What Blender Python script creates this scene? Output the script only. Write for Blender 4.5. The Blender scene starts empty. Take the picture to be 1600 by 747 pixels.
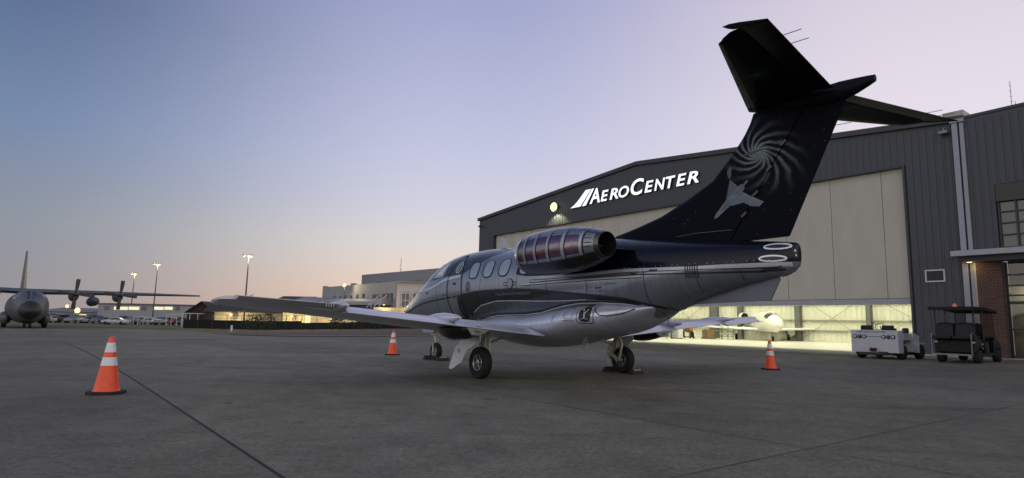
import bpy, bmesh, math, random
from mathutils import Vector, Matrix
random.seed(7)
S = bpy.context.scene
C = S.collection
R = math.radians
# ------------------------------------------------------------------ camera
H = 0.98
F, HZ, ROLL = 962.0, 505.5, R(1.27)
PIT = math.atan((HZ - 373.5) / F)
cam = bpy.data.cameras.new('camera'); co = bpy.data.objects.new('camera', cam); C.objects.link(co)
cam.sensor_width = 36; cam.lens = 36 * F / 1600; cam.clip_end = 4000; cam.clip_start = .05
fw = Vector((0, math.cos(PIT), math.sin(PIT))); upc = Vector((0, -math.sin(PIT), math.cos(PIT))); X = Vector((1, 0, 0))
rt = math.cos(ROLL) * X + math.sin(ROLL) * upc
up = -math.sin(ROLL) * X + math.cos(ROLL) * upc
m = Matrix((rt, up, -fw)).transposed().to_4x4(); m.translation = (0, 0, H)
co.matrix_world = m
S.camera = co
# ------------------------------------------------------------------ view, world, sun
S.view_settings.view_transform = 'Standard'; S.view_settings.look = 'None'
S.view_settings.exposure = 0; S.view_settings.gamma = 1; S.view_settings.use_curve_mapping = False
S.cycles.use_denoising = True
S.cycles.max_bounces = 6; S.cycles.sample_clamp_indirect = 6
def lin(r, g, b):
    f = lambda c: (c / 255 / 12.92) if c / 255 <= .04045 else ((c / 255 + .055) / 1.055) ** 2.4
    return (f(r), f(g), f(b), 1)
W = bpy.data.worlds.new('World'); S.world = W; W.use_nodes = True
nt = W.node_tree; nt.nodes.clear()
def N(t, **k):
    n = nt.nodes.new(t)
    for a, b in k.items(): setattr(n, a, b)
    return n
def math_node(op, a, b=None, c=None):
    n = N('ShaderNodeMath', operation=op)
    for i, v in enumerate((a, b, c)):
        if v is None: continue
        if isinstance(v, (int, float)): n.inputs[i].default_value = v
        else: nt.links.new(v, n.inputs[i])
    return n.outputs[0]
tc = N('ShaderNodeTexCoord'); sep = N('ShaderNodeSeparateXYZ'); nt.links.new(tc.outputs['Generated'], sep.inputs[0])
az = math_node('ARCTAN2', sep.outputs[0], sep.outputs[1])
zz = math_node('MAXIMUM', sep.outputs[2], 0.0)
def ramp(stops):
    n = N('ShaderNodeValToRGB'); cr = n.color_ramp; cr.interpolation = 'EASE' if False else 'LINEAR'
    while len(cr.elements) > 1: cr.elements.remove(cr.elements[-1])
    cr.elements[0].position = stops[0][0]; cr.elements[0].color = lin(*stops[0][1])
    for p, c in stops[1:]:
        e = cr.elements.new(p); e.color = lin(*c)
    nt.links.new(zz, n.inputs[0]); return n.outputs[0]
sL = ramp([(0, (152, 146, 146)), (.04, (147, 147, 153)), (.12, (141, 148, 160)), (.25, (117, 137, 171)), (.40, (91, 111, 147)), (1, (66, 84, 120))])
sC = ramp([(0, (236, 194, 168)), (.05, (236, 208, 190)), (.085, (231, 214, 204)), (.12, (224, 217, 214)), (.19, (208, 208, 223)), (.27, (195, 198, 224)), (.47, (163, 169, 206)), (1, (105, 120, 165))])
sR = ramp([(0, (240, 222, 218)), (.12, (238, 225, 228)), (.30, (229, 222, 233)), (.45, (218, 208, 222)), (.6, (190, 185, 212)), (1, (125, 135, 180))])
sB = ramp([(0, (208, 199, 190)), (.15, (207, 202, 198)), (.5, (172, 174, 184)), (1, (92, 106, 145))])
def mix(f, a, b):
    n = N('ShaderNodeMix', data_type='RGBA'); nt.links.new(f, n.inputs[0]); nt.links.new(a, n.inputs[6]); nt.links.new(b, n.inputs[7]); return n.outputs[2]
def mr(v, a, b):
    n = N('ShaderNodeMapRange', interpolation_type='SMOOTHSTEP'); nt.links.new(v, n.inputs[0]); n.inputs[1].default_value = a; n.inputs[2].default_value = b; return n.outputs[0]
c1 = mix(mr(az, -.74, -.10), sL, sC)
c2 = mix(mr(az, -.05, .62), c1, sR)
ab = math_node('ABSOLUTE', az)
gain = N('ShaderNodeVectorMath', operation='SCALE'); nt.links.new(sB, gain.inputs[0]); gain.inputs[3].default_value = 2.0
c3 = mix(mr(ab, .95, 1.9), c2, gain.outputs[0])
bg = N('ShaderNodeBackground'); nt.links.new(c3, bg.inputs[0]); bg.inputs[1].default_value = 1.0
sky = N('ShaderNodeTexSky', sky_type='NISHITA'); sky.sun_disc = False
sky.sun_elevation = R(1.0); sky.sun_rotation = R(18); sky.air_density = 1.2
bg2 = N('ShaderNodeBackground'); nt.links.new(sky.outputs[0], bg2.inputs[0]); bg2.inputs[1].default_value = .004
add = N('ShaderNodeAddShader'); nt.links.new(bg.outputs[0], add.inputs[0]); nt.links.new(bg2.outputs[0], add.inputs[1])
wo = N('ShaderNodeOutputWorld'); nt.links.new(add.outputs[0], wo.inputs[0])
sl = bpy.data.lights.new('sun', 'SUN'); sl.energy = .12; sl.angle = R(12); sl.color = (1, .8, .65)
so = bpy.data.objects.new('sun', sl); C.objects.link(so)
so.rotation_euler = Vector((-math.sin(R(18)), -math.cos(R(18)), -math.tan(R(2.0)))).to_track_quat('-Z', 'Y').to_euler()
# ------------------------------------------------------------------ helpers
def ray(u, v):
    u -= 800; v -= 373.5
    uu = u * math.cos(ROLL) + v * math.sin(ROLL); vv = -u * math.sin(ROLL) + v * math.cos(ROLL)
    a, y, z = uu / F, 1, -vv / F
    return Vector((a, y * math.cos(PIT) - z * math.sin(PIT), y * math.sin(PIT) + z * math.cos(PIT)))
def at(u, v, Y):                       # survey helper: the place a direction reaches at distance Y
    d = ray(u, v); return Vector((0, 0, H)) + d * (Y / d.y)
def gz(x, y=0):
    s = min(1, max(0, (-4 - x) / 40)); return -.97 * s * s * (3 - 2 * s)
def tag(o, label=None, cat=None, group=None, kind=None):
    if label: o['label'] = label
    if cat: o['category'] = cat
    if group: o['group'] = group
    if kind: o['kind'] = kind
    return o
def empty(name, loc, rz=0, parent=None):
    o = bpy.data.objects.new(name, None); C.objects.link(o); o.location = loc; o.rotation_euler = (0, 0, rz)
    o.empty_display_size = .2
    if parent: o.parent = parent
    return o
def kids(o): return [c for c in bpy.data.objects if c.parent == o]
def copy_tree(o, parent=None):
    c = o.copy(); C.objects.link(c)
    if parent: c.parent = parent
    for ch in list(o.children): copy_tree(ch, c)
    return c
class MB:
    def __init__(s): s.v = []; s.f = []; s.m = []
    def add(s, vs, fs, mi=0):
        b = len(s.v); s.v += [tuple(p) for p in vs]
        for f in fs: s.f.append([i + b for i in f]); s.m.append(mi)
        return s
    def box(s, c, d, mi=0, rz=0, mat=None):
        x, y, z = d[0] / 2, d[1] / 2, d[2] / 2
        vs = [Vector((i * x, j * y, k * z)) for k in (-1, 1) for j in (-1, 1) for i in (-1, 1)]
        M_ = mat if mat else Matrix.Rotation(rz, 3, 'Z')
        vs = [M_ @ p + Vector(c) for p in vs]
        return s.add(vs, [(0, 2, 3, 1), (4, 5, 7, 6), (0, 1, 5, 4), (2, 6, 7, 3), (0, 4, 6, 2), (1, 3, 7, 5)], mi)
    def bb(s, a, b, mi=0):
        return s.box([(p + q) / 2 for p, q in zip(a, b)], [abs(q - p) for p, q in zip(a, b)], mi)
    def tube(s, pts, r, n=8, mi=0, cap=True):
        pts = [Vector(p) for p in pts]; k = len(pts)
        rs = r if isinstance(r, (list, tuple)) else [r] * k
        rings = []; prev = None
        for i, p in enumerate(pts):
            t = (pts[min(i + 1, k - 1)] - pts[max(i - 1, 0)]).normalized()
            if prev is None:
                a = Vector((0, 0, 1)) if abs(t.z) < .9 else Vector((1, 0, 0))
                e1 = t.cross(a).normalized()
            else: e1 = (prev - t * prev.dot(t)).normalized()
            prev = e1; e2 = t.cross(e1)
            rings.append([p + (e1 * math.cos(q) + e2 * math.sin(q)) * rs[i] for q in [2 * math.pi * j / n for j in range(n)]])
        return s.loft(rings, True, cap, mi)
    def loft(s, rings, closed=True, cap=True, mi=0):
        n = len(rings[0]); vs = [p for r_ in rings for p in r_]; fs = []
        for i in range(len(rings) - 1):
            for j in range(n if closed else n - 1):
                a, b = i * n + j, i * n + (j + 1) % n
                fs.append((a, b, b + n, a + n))
        if cap and closed:
            fs.append(tuple(reversed(range(n)))); fs.append(tuple((len(rings) - 1) * n + j for j in range(n)))
        return s.add(vs, fs, mi)
    def lathe(s, prof, o=(0, 0, 0), ax='Z', n=24, mi=0, cap=True):   # prof: (radius, height)
        rings = []
        for r_, h in prof:
            ring = []
            for j in range(n):
                q = 2 * math.pi * j / n; a, b = r_ * math.cos(q), r_ * math.sin(q)
                p = {'Z': (a, b, h), 'Y': (b, h, a), 'X': (h, a, b)}[ax]
                ring.append(Vector(p) + Vector(o))
            rings.append(ring)
        return s.loft(rings, True, cap, mi)
    def prism(s, poly, ext, mi=0):
        n = len(poly); e = Vector(ext); P = [Vector(p) for p in poly]
        vs = P + [p + e for p in P]
        fs = [tuple(range(n)), tuple(n + i for i in reversed(range(n)))] + [(i, i + n, (i + 1) % n + n, (i + 1) % n) for i in range(n)]
        return s.add(vs, fs, mi)
    def build(s, name, mats, parent=None, smooth=None, bevel=0, fix=True):
        me = bpy.data.meshes.new(name); me.from_pydata(s.v, [], s.f)
        if not isinstance(mats, (list, tuple)): mats = [mats]
        for q in mats: me.materials.append(q)
        me.polygons.foreach_set('material_index', s.m)
        if fix or bevel:
            bm = bmesh.new(); bm.from_mesh(me)
            if fix: bmesh.ops.recalc_face_normals(bm, faces=bm.faces)
            if bevel:
                es = [e for e in bm.edges if len(e.link_faces) == 2 and e.calc_face_angle(0) > R(30)]
                bmesh.ops.bevel(bm, geom=es, offset=bevel, segments=2, affect='EDGES', profile=.6)
            bm.to_mesh(me); bm.free()
        me.update()
        if smooth:
            me.polygons.foreach_set('use_smooth', [True] * len(me.polygons)); me.set_sharp_from_angle(angle=R(smooth))
        o = bpy.data.objects.new(name, me); C.objects.link(o)
        if parent: o.parent = parent
        return o
MATS = {}
def M(name, col, rough=.6, metal=0, var=.10, scale=5, bump=0, coat=0, emit=None, fine=0, spec=.5, stretch=None):
    if name in MATS: return MATS[name]
    mt = bpy.data.materials.new(name); mt.use_nodes = True; t = mt.node_tree; nd = t.nodes; bs = nd['Principled BSDF']
    c4 = (*col[:3], 1)
    tcn = nd.new('ShaderNodeTexCoord'); mp = nd.new('ShaderNodeMapping'); t.links.new(tcn.outputs['Object'], mp.inputs[0])
    if stretch: mp.inputs['Scale'].default_value = stretch
    no = nd.new('ShaderNodeTexNoise'); no.inputs['Scale'].default_value = scale; no.inputs['Detail'].default_value = 6; no.inputs['Roughness'].default_value = .62
    t.links.new(mp.outputs[0], no.inputs['Vector'])
    rp = nd.new('ShaderNodeValToRGB'); rp.color_ramp.elements[0].position = .3; rp.color_ramp.elements[1].position = .7
    rp.color_ramp.elements[0].color = tuple(max(0, x * (1 - var)) for x in c4[:3]) + (1,)
    rp.color_ramp.elements[1].color = tuple(min(1, x * (1 + var)) for x in c4[:3]) + (1,)
    t.links.new(no.outputs[0], rp.inputs[0]); t.links.new(rp.outputs[0], bs.inputs['Base Color'])
    mr_ = nd.new('ShaderNodeMapRange'); mr_.inputs[3].default_value = max(0, rough - .08); mr_.inputs[4].default_value = min(1, rough + .08)
    t.links.new(no.outputs[0], mr_.inputs[0]); t.links.new(mr_.outputs[0], bs.inputs['Roughness'])
    bs.inputs['Metallic'].default_value = metal; bs.inputs['Coat Weight'].default_value = coat; bs.inputs['Coat Roughness'].default_value = .08
    bs.inputs['Specular IOR Level'].default_value = spec
    if bump:
        n2 = nd.new('ShaderNodeTexNoise'); n2.inputs['Scale'].default_value = fine or scale * 8; n2.inputs['Detail'].default_value = 4
        t.links.new(tcn.outputs['Object'], n2.inputs['Vector'])
        bp = nd.new('ShaderNodeBump'); bp.inputs['Strength'].default_value = bump; bp.inputs['Distance'].default_value = .02
        t.links.new(n2.outputs[0], bp.inputs['Height']); t.links.new(bp.outputs[0], bs.inputs['Normal'])
    if emit:
        bs.inputs['Emission Color'].default_value = (*emit[:3], 1); bs.inputs['Emission Strength'].default_value = emit[3]
    MATS[name] = mt; return mt
def text_shape(ch, size=1, shear=0, bold=0):
    cu = bpy.data.curves.new('lettering', 'FONT'); cu.body = ch; cu.size = size; cu.shear = shear; cu.offset = bold; cu.resolution_u = 4
    o = bpy.data.objects.new('lettering', cu); C.objects.link(o)
    dg = bpy.context.evaluated_depsgraph_get(); dg.update()
    e = o.evaluated_get(dg); me = e.to_mesh()
    vs = [(p.co.x, p.co.y) for p in me.vertices]; fs = [tuple(p.vertices) for p in me.polygons]
    e.to_mesh_clear(); bpy.data.objects.remove(o); bpy.data.curves.remove(cu)
    return vs, fs
def fit(vs, x0, x1, y0, y1):
    xa, xb = min(p[0] for p in vs), max(p[0] for p in vs); ya, yb = min(p[1] for p in vs), max(p[1] for p in vs)
    return [(x0 + (p[0] - xa) / (xb - xa) * (x1 - x0), y0 + (p[1] - ya) / (yb - ya) * (y1 - y0)) for p in vs]
def extrude2d(mb, vs, fs, to3, e, mi=0):    # flat lettering given real thickness
    from collections import Counter
    n = len(vs); a = [Vector(to3(p)) for p in vs]; b = [p + Vector(e) for p in a]
    cnt = Counter(); 
    for f in fs:
        for i in range(len(f)): cnt[(f[i], f[(i + 1) % len(f)])] += 1
    sides = [(i, j, j + n, i + n) for (i, j) in cnt if (j, i) not in cnt]
    mb.add(a + b, [tuple(f) for f in fs] + [tuple(i + n for i in reversed(f)) for f in fs] + sides, mi)
# ------------------------------------------------------------------ ground
def sheet(name, mat, inside=None, dz=0, xs=None, ys=None, kind='structure', poly=None):
    mb = MB()
    if poly is None:
        vs = [(x, y, gz(x, y) + dz) for y in ys for x in xs]; n = len(xs)
        fs = [(j * n + i, j * n + i + 1, (j + 1) * n + i + 1, (j + 1) * n + i) for j in range(len(ys) - 1) for i in range(n - 1)]
        mb.add(vs, fs)
    else:                                   # strip between two curves: list of (near point, far point)
        vs = []; fs = []
        for (a, b) in poly:
            for k in range(3):
                x = a[0] + (b[0] - a[0]) * k / 2; y = a[1] + (b[1] - a[1]) * k / 2
                vs.append((x, y, gz(x, y) + dz))
        for i in range(len(poly) - 1):
            for k in range(2): fs.append((i * 3 + k, i * 3 + k + 1, i * 3 + k + 4, i * 3 + k + 3))
        mb.add(vs, fs)
    o = mb.build(name, mat); tag(o, kind=kind); return o
XS = [-1500, -700, -300, -160, -110, -80, -60, -52, -48] + [-44 + 2 * i for i in range(25)] + [12, 24, 40, 80, 200, 700, 1500]
mg = M('soil', (.075, .052, .038), .95, var=.35, scale=.35, bump=.5, fine=20)
sheet('ground', mg, xs=XS, ys=[-300, -60, 0, 20, 40, 60, 90, 150, 300, 900, 2500])

def apron_material():
    mt = bpy.data.materials.new('concrete'); mt.use_nodes = True; t = mt.node_tree; nd = t.nodes; bs = nd['Principled BSDF']; L = t.links.new
    tcn = nd.new('ShaderNodeTexCoord')
    def noise(sc, det=5, ro=.6, vec=None):
        n = nd.new('ShaderNodeTexNoise'); n.inputs['Scale'].default_value = sc; n.inputs['Detail'].default_value = det; n.inputs['Roughness'].default_value = ro
        L(vec or tcn.outputs['Object'], n.inputs['Vector']); return n.outputs[0]
    def rng(v, a, b, c, d):
        n = nd.new('ShaderNodeMapRange'); L(v, n.inputs[0])
        for i, q in enumerate((a, b, c, d)): n.inputs[i + 1].default_value = q
        return n.outputs[0]
    def mul(a, b):
        n = nd.new('ShaderNodeMath'); n.operation = 'MULTIPLY'; L(a, n.inputs[0]); L(b, n.inputs[1]); return n.outputs[0]
    # one tone per poured slab: axes turned into the slab grid, whole-number cells, a random value per cell
    mp = nd.new('ShaderNodeMapping'); mp.inputs['Rotation'].default_value = (0, 0, R(52.5)); L(tcn.outputs['Object'], mp.inputs[0])
    m2 = nd.new('ShaderNodeVectorMath'); m2.operation = 'MULTIPLY'; L(mp.outputs[0], m2.inputs[0]); m2.inputs[1].default_value = (1 / 7.6, 1 / 3.8, 0)
    ad = nd.new('ShaderNodeVectorMath'); ad.operation = 'ADD'; L(m2.outputs[0], ad.inputs[0]); ad.inputs[1].default_value = (100.349, 99.653, 0)
    fl = nd.new('ShaderNodeVectorMath'); fl.operation = 'FLOOR'; L(ad.outputs[0], fl.inputs[0])
    wn = nd.new('ShaderNodeTexWhiteNoise'); wn.noise_dimensions = '2D'; L(fl.outputs[0], wn.inputs['Vector'])
    slab = rng(wn.outputs[0], 0, 1, .80, 1.13)
    big = rng(noise(.22, 6, .65), .3, .7, .68, 1.28)
    med = rng(noise(1.7, 6, .75), .3, .7, .76, 1.24)
    fine = rng(noise(19, 4, .85), .32, .68, .60, 1.40)
    grit = rng(noise(85, 3, .8), .32, .68, .62, 1.38)
    mp3 = nd.new('ShaderNodeMapping'); mp3.inputs['Rotation'].default_value = (0, 0, R(20)); mp3.inputs['Scale'].default_value = (.35, 1.6, 1); L(tcn.outputs['Object'], mp3.inputs[0])
    stain = rng(noise(.55, 4, .6, mp3.outputs[0]), .30, .42, .66, 1)
    mp4 = nd.new('ShaderNodeMapping'); mp4.inputs['Rotation'].default_value = (0, 0, R(-8)); mp4.inputs['Scale'].default_value = (.30, 2.2, 1); mp4.inputs['Location'].default_value = (3.1, 1.7, 0); L(tcn.outputs['Object'], mp4.inputs[0])
    streak = rng(noise(.8, 3, .5, mp4.outputs[0]), .235, .29, .42, 1)
    spots = rng(noise(2.4, 2, .4), .22, .27, .45, 1)
    k = mul(mul(mul(slab, big), mul(med, fine)), mul(mul(stain, grit), mul(streak, spots)))
    cm = nd.new('ShaderNodeMix'); cm.data_type = 'RGBA'; cm.blend_type = 'MULTIPLY'; cm.inputs[0].default_value = 1
    cm.inputs[6].default_value = (.134, .122, .086, 1); L(k, cm.inputs[7]); L(cm.outputs[2], bs.inputs['Base Color'])
    L(rng(noise(3, 4), .3, .7, .62, .85), bs.inputs['Roughness']); bs.inputs['Specular IOR Level'].default_value = .3
    bp = nd.new('ShaderNodeBump'); bp.inputs['Strength'].default_value = .35; bp.inputs['Distance'].default_value = .008
    L(noise(70, 4, .7), bp.inputs['Height']); L(bp.outputs[0], bs.inputs['Normal'])
    return mt
mcon = apron_material()
edge = [(-700, 102), (-300, 101), (-120, 98), (-80, 96), (-60, 93), (-52, 91), (-48, 89), (-44, 86), (-41, 82), (-36, 74), (-33, 69), (-29, 61), (-24, 52.5), (-20, 46), (-16, 41), (-13, 38.6), (-10, 38), (-7, 38.4), (-4.8, 40), (-4, 41), (-3.9, 60), (0, 60), (6, 47), (9, 45), (26, 24), (60, 18), (200, 10), (700, 5)]
ap = MB(); vs = []; fs = []; K = 26
for (x, ye) in edge:
    for k in range(K + 1):
        y = -60 + (ye + 60) * k / K; vs.append((x, y, gz(x) + .006))
for i in range(len(edge) - 1):
    for k in range(K): a = i * (K + 1) + k; fs.append((a, a + K + 1, a + K + 2, a + 1))
ap.add(vs, fs)
TH = R(52.5); DA = Vector((math.cos(TH), -math.sin(TH), 0)); DN = Vector((math.sin(TH), math.cos(TH), 0)); P0 = Vector((13.61, 34.73, 0))
def hp(a, b, z=0): return P0 + DA * a + DN * b + Vector((0, 0, z))
def joint(p, q, w, mi):
    n = 30; d = (q - p).normalized(); s_ = Vector((-d.y, d.x, 0)) * w / 2; vs = []
    for i in range(n + 1):
        c = p.lerp(q, i / n); j = 1 + .35 * math.sin(i * 2.7) * math.sin(i * 1.1)
        for e in (-1, 1): r_ = c + s_ * e * j; vs.append((r_.x, r_.y, gz(r_.x) + .010))
    ap.add(vs, [(2 * i, 2 * i + 1, 2 * i + 3, 2 * i + 2) for i in range(n)], mi)
joint(hp(-60, -30.62), hp(40, -30.62), .023, 1)
joint(hp(-2, -26.75), hp(40, -26.75), .010, 2)
joint(hp(-40, -22.9), hp(-4, -22.9), .012, 2); joint(hp(-4, -22.9), hp(40, -22.9), .014, 3)
joint(hp(-40, -15.3), hp(40, -15.3), .012, 3)
joint(hp(-40, -7.6), hp(40, -7.6), .014, 3)
joint(hp(16.6, -30.6), hp(16.6, -8), .008, 2); joint(hp(1.4, -30.6), hp(1.4, -8), .010, 3)
joint(hp(-13.8, -30.6), hp(-13.8, -4), .012, 3)
ao = ap.build('apron', [mcon, M('joint_seal', (.008, .008, .008), .8), M('joint_worn', (.05, .05, .048), .9, var=.5, scale=9), M('joint_faint', (.085, .083, .08), .9, var=.5, scale=9)], fix=False)
tag(ao, kind='structure')
# grass islands and the dirt path beyond the apron
mgr = M('dry_grass', (.085, .085, .030), .95, var=.45, scale=1.2, bump=.8, fine=40)
mgr2 = M('dark_grass', (.030, .040, .016), .95, var=.5, scale=1.5, bump=.8, fine=40)
def grass_strip(name, poly, mat): return sheet(name, mat, dz=.02, poly=poly)
grass_strip('grass_verge', [((-140, 99.5), (-170, 165)), ((-80, 96.8), (-105, 163)), ((-60, 93.8), (-84, 162)), ((-48, 89.8), (-66, 158)), ((-44, 86.8), (-58, 150)), ((-40.4, 82), (-50, 112))], mgr)
grass_strip('grass_edge', [((-24, 53.2), (-25, 56.5)), ((-20, 46.4), (-20.5, 49.0)), ((-16, 41.4), (-16.4, 43.0)), ((-13, 39.0), (-13, 40.6)), ((-10, 38.4), (-10, 39.8)), ((-7, 38.8), (-7, 40.0)), ((-5, 40.2), (-4.8, 41))], mgr2)
sheet('path', M('path_gravel', (.24, .20, .16), .9, var=.2, scale=2), dz=.022, poly=[((-16.4, 43.4), (-16.6, 44.6)), ((-13, 41.0), (-13, 42.3)), ((-10, 40.2), (-10, 41.6)), ((-7, 40.4), (-7, 41.8)), ((-4.6, 41.4), (-4.4, 43))])

# ------------------------------------------------------------------ hangar
hang = empty('hangar', P0, -TH)
tag(hang, 'large grey corrugated hangar with its huge pale door raised above a lit interior', 'hangar')
mw = M('corrugated_steel', (.049, .053, .063), .5, .25, var=.10, scale=1.5)
mtrim = M('dark_trim', (.040, .042, .048), .5, .3)
mdoor = M('door_panel', (.42, .395, .335), .6, var=.07, scale=.7, bump=.25, fine=6, stretch=(1.6, 1, .5))
mdk = M('door_backing_dark', (.02, .02, .02), .8)  # dark backing behind the gaps of the door panels
AL, AR, DL, DR, DT, DB = -27.35, 10.5, -24.9, 7.95, 8.72, 2.27
def roofz(a): return 12.17 - abs(a + 8.43) * (12.17 - 10.54) / 18.92
fwm = MB()
fwm.prism([(AL, 0, 0), (DL, 0, 0), (DL, 0, roofz(DL)), (AL, 0, roofz(AL))], (0, .25, 0))
fwm.prism([(DR, 0, 0), (AR, 0, 0), (AR, 0, roofz(AR)), (DR, 0, roofz(DR))], (0, .25, 0))
fwm.prism([(DL, 0, DT), (DR, 0, DT), (DR, 0, roofz(DR)), (-8.43, 0, 12.17), (DL, 0, roofz(DL))], (0, .25, 0))
a = AL + .1
while a < AR - .05:
    z0 = DT + .12 if DL - .06 < a < DR + .06 else .05
    z1 = roofz(a) - .22
    fwm.prism([(a - .06, -.001, z0), (a - .03, -.026, z0), (a + .03, -.026, z0), (a + .06, -.001, z0)], (0, 0, z1 - z0))
    a += .305
fwm.build('front_wall', mw, hang)
tr = MB()
for (p, q) in (((AL - .15, AR), None),):
    pts = [AL - .15, -8.43, AR + .02]
    for a0, a1 in zip(pts, pts[1:]):
        tr.prism([(a0, -.16, roofz(a0) - .2), (a1, -.16, roofz(a1) - .2), (a1, -.16, roofz(a1) + .06), (a0, -.16, roofz(a0) + .06)], (0, .15, 0))
tr.build('fascia', mtrim, hang)
dt = MB(); dt.bb((DL - .1, -.10, DT), (DR + .1, -.002, DT + .1)); dt.bb((DR, -.10, 0), (DR + .1, -.002, DT - .002)); dt.bb((DL - .1, -.10, 0), (DL, -.002, DT - .002))
dt.build('door_frame', mtrim, hang)
rf = MB()
for a0, a1 in ((AL - .12, -8.43), (-8.43, AR)):
    rf.prism([(a0, .0, roofz(a0) + .064), (a1, .0, roofz(a1) + .064), (a1, .0, roofz(a1) + .12), (a0, .0, roofz(a0) + .12)], (0, 21, 0))
rf.build('roof', M('roof_steel', (.18, .18, .19), .5, .4), hang)
mi_ = M('interior_liner', (.66, .655, .55), .6, var=.05, scale=.8)
for a in (AL, AR - .2): MB().bb((a, .25, 0), (a + .2, 20.6, 10.5)).build('side_wall', mi_, hang)
bw = MB(); bw.prism([(AL, 20.6, 0), (AR, 20.6, 0), (AR, 20.6, roofz(AR)), (-8.43, 20.6, 12.17), (AL, 20.6, roofz(AL))], (0, .2, 0))
a = AL + .4
while a < AR:
    bw.prism([(a - .09, 20.601, .02), (a - .05, 20.56, .02), (a + .05, 20.56, .02), (a + .09, 20.601, .02)], (0, 0, 6)); a += .42
bw.build('back_wall', mi_, hang)
mcol = M('steel_frame', (.13, .135, .13), .5, .2)
for a, w in ((-22.2, .3), (-16.35, .8), (-13.55, .38), (-8.02, .42), (-2.27, .34), (3.9, .34)):
    MB().bb((a - w / 2, 20.05, 0), (a + w / 2, 20.54, 9.5)).build('column', mcol, hang)
mgirt = M('girt_steel', (.30, .30, .26), .5, .2)
for z in (.95, 1.80, 3.2, 5.0):
    MB().bb((AL + .21, 20.42, z - .05), (AR - .21, 20.545, z + .05)).build('girt', mgirt, hang)
for (a0, a1) in ((-22.2, -16.4), (-8.0, -2.3), (-2.3, 3.9), (-13.5, -8.0)):
    for s_ in (0, 1):
        if a0 == -13.5: continue
        MB().tube([(a0, 20.3 + .07 * s_, .1 if s_ else 3.9), (a1, 20.3 + .07 * s_, 3.9 if s_ else .1)], .022, 6).build('brace_rod', mgirt, hang)
fl = MB(); fl.bb((AL + .2, .0, -.2), (AR - .2, 20.6, .022))
fo = fl.build('hangar_floor', M('sealed_floor', (.60, .58, .50), .35, var=.06, scale=.7)); fo.location = P0; fo.rotation_euler = (0, 0, -TH); tag(fo, kind='structure')
sl_ = MB(); sl_.bb((DL - 2, -1.1, -.2), (AR + 14, -.002, .014))
slo = sl_.build('threshold', M('threshold_concrete', (.42, .40, .34), .7, var=.12, scale=1.5)); slo.location = P0; slo.rotation_euler = (0, 0, -TH); tag(slo, kind='structure')
# door: eleven raised sheets over one frame
door = MB(); door.bb((DL + .02, .22, DB + .27), (DR - .02, .50, DT - .03)); door = door.build('door', mdk, hang)
a = DR - .03; w = 1.0; k = 0
while a > DL + .1:
    a0 = max(DL + .03, a - w)
    MB().bb((a0 + .012, .16, DB + .29), (a - .012, .218, DT - .04)).build('door_panel', mdoor, door)
    a = a0; w = 2.45; k += 1
MB().bb((DL + .02, .10, DB), (DR - .02, .56, DB + .265)).build('bottom_rail', M('rail_paint', (.30, .30, .33), .5, .2), door)
# ceiling lamps of the hangar
for a in (-21, -14.5, -8, -2, 4.2):
    for b in (4.2, 10.5, 16.5):
        f_ = MB(); f_.lathe([(.32, 0), (.30, .12), (.12, .3), (.03, .75)], (a, b, 8.7), n=16)
        fx = f_.build('ceiling_light', M('lamp_housing', (.3, .3, .3), .4, .6), hang)
        d_ = MB(); d_.lathe([(.01, 0), (.29, 0), (.29, .015)], (a, b, 8.68), n=16); d_.build('lamp_lens', M('highbay_glow', (.9, .9, .8), .4, emit=(1, .97, .66, 12)), fx)
        l = bpy.data.lights.new('ceiling_lamp', 'AREA'); l.shape = 'DISK'; l.size = .5; l.energy = 310; l.color = (1, .985, .72)
        lo = bpy.data.objects.new('ceiling_lamp', l); C.objects.link(lo); lo.location = hp(a, b, 8.6)
# wall flood lamp by the sign
def wall_lamp(a, z, parent, lit, r=.24):
    b_ = MB(); b_.box((a, -.18, z + .03), (.34, .30, .26)); b_.tube([(a, -.03, z + .22), (a, -.2, z + .18)], .04, 8)
    o = b_.build('wall_light', mtrim, parent, bevel=.02)
    if lit:
        g = MB(); g.lathe([(.02, -.30), (r * .8, -.34), (r, -.44), (r * .8, -.54), (.02, -.58)], (a, 0, z), 'Y', 20)
        g.build('lamp_lens', M('flood_glow', (.04, .04, .03), .6, emit=(1, .97, .45, 1.7), spec=0), o, smooth=60)
    return o
wall_lamp(-16.5, 10.12, hang, True, .36)
l = bpy.data.lights.new('flood_lamp', 'SPOT'); l.energy = 700; l.spot_size = R(120); l.spot_blend = .5; l.color = (1, 1, .62); l.shadow_soft_size = .15
lo = bpy.data.objects.new('flood_lamp', l); C.objects.link(lo); lo.location = hp(-16.5, -.5, 9.84)
lo.rotation_euler = Vector((DN.x * .25, DN.y * .25, -1)).to_track_quat('-Z', 'Y').to_euler()
hk = MB(); hk.tube([(9.78, -.04, 10.12), (9.78, -.22, 10.14), (9.78, -.26, 10.02)], .05, 8); hk.box((9.78, -.25, 9.95), (.34, .24, .14)); hk.build('wall_light', M('lamp_shell', (.16, .16, .17), .4, .4), hang, bevel=.01)
sc_ = MB(); sc_.tube([(-26.65, -.04, 9.72), (-26.65, -.3, 9.74)], .04, 8); sc_.box((-26.6, -.42, 9.70), (.16, .36, .15)); sc_.build('security_camera', mtrim, hang, bevel=.01)
vn = MB()
for p, q in (((8.6, -.06, 3.24), (9.38, -.041, 3.30)), ((8.6, -.06, 3.74), (9.38, -.041, 3.80)), ((8.6, -.06, 3.302), (8.66, -.041, 3.738)), ((9.32, -.06, 3.302), (9.38, -.041, 3.738))): vn.bb((p[0], -.085, p[2]), (q[0], -.042, q[2]))
vent = vn.build('vent', M('vent_frame', (.42, .43, .45), .5, .2), hang)
vl = MB()
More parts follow.
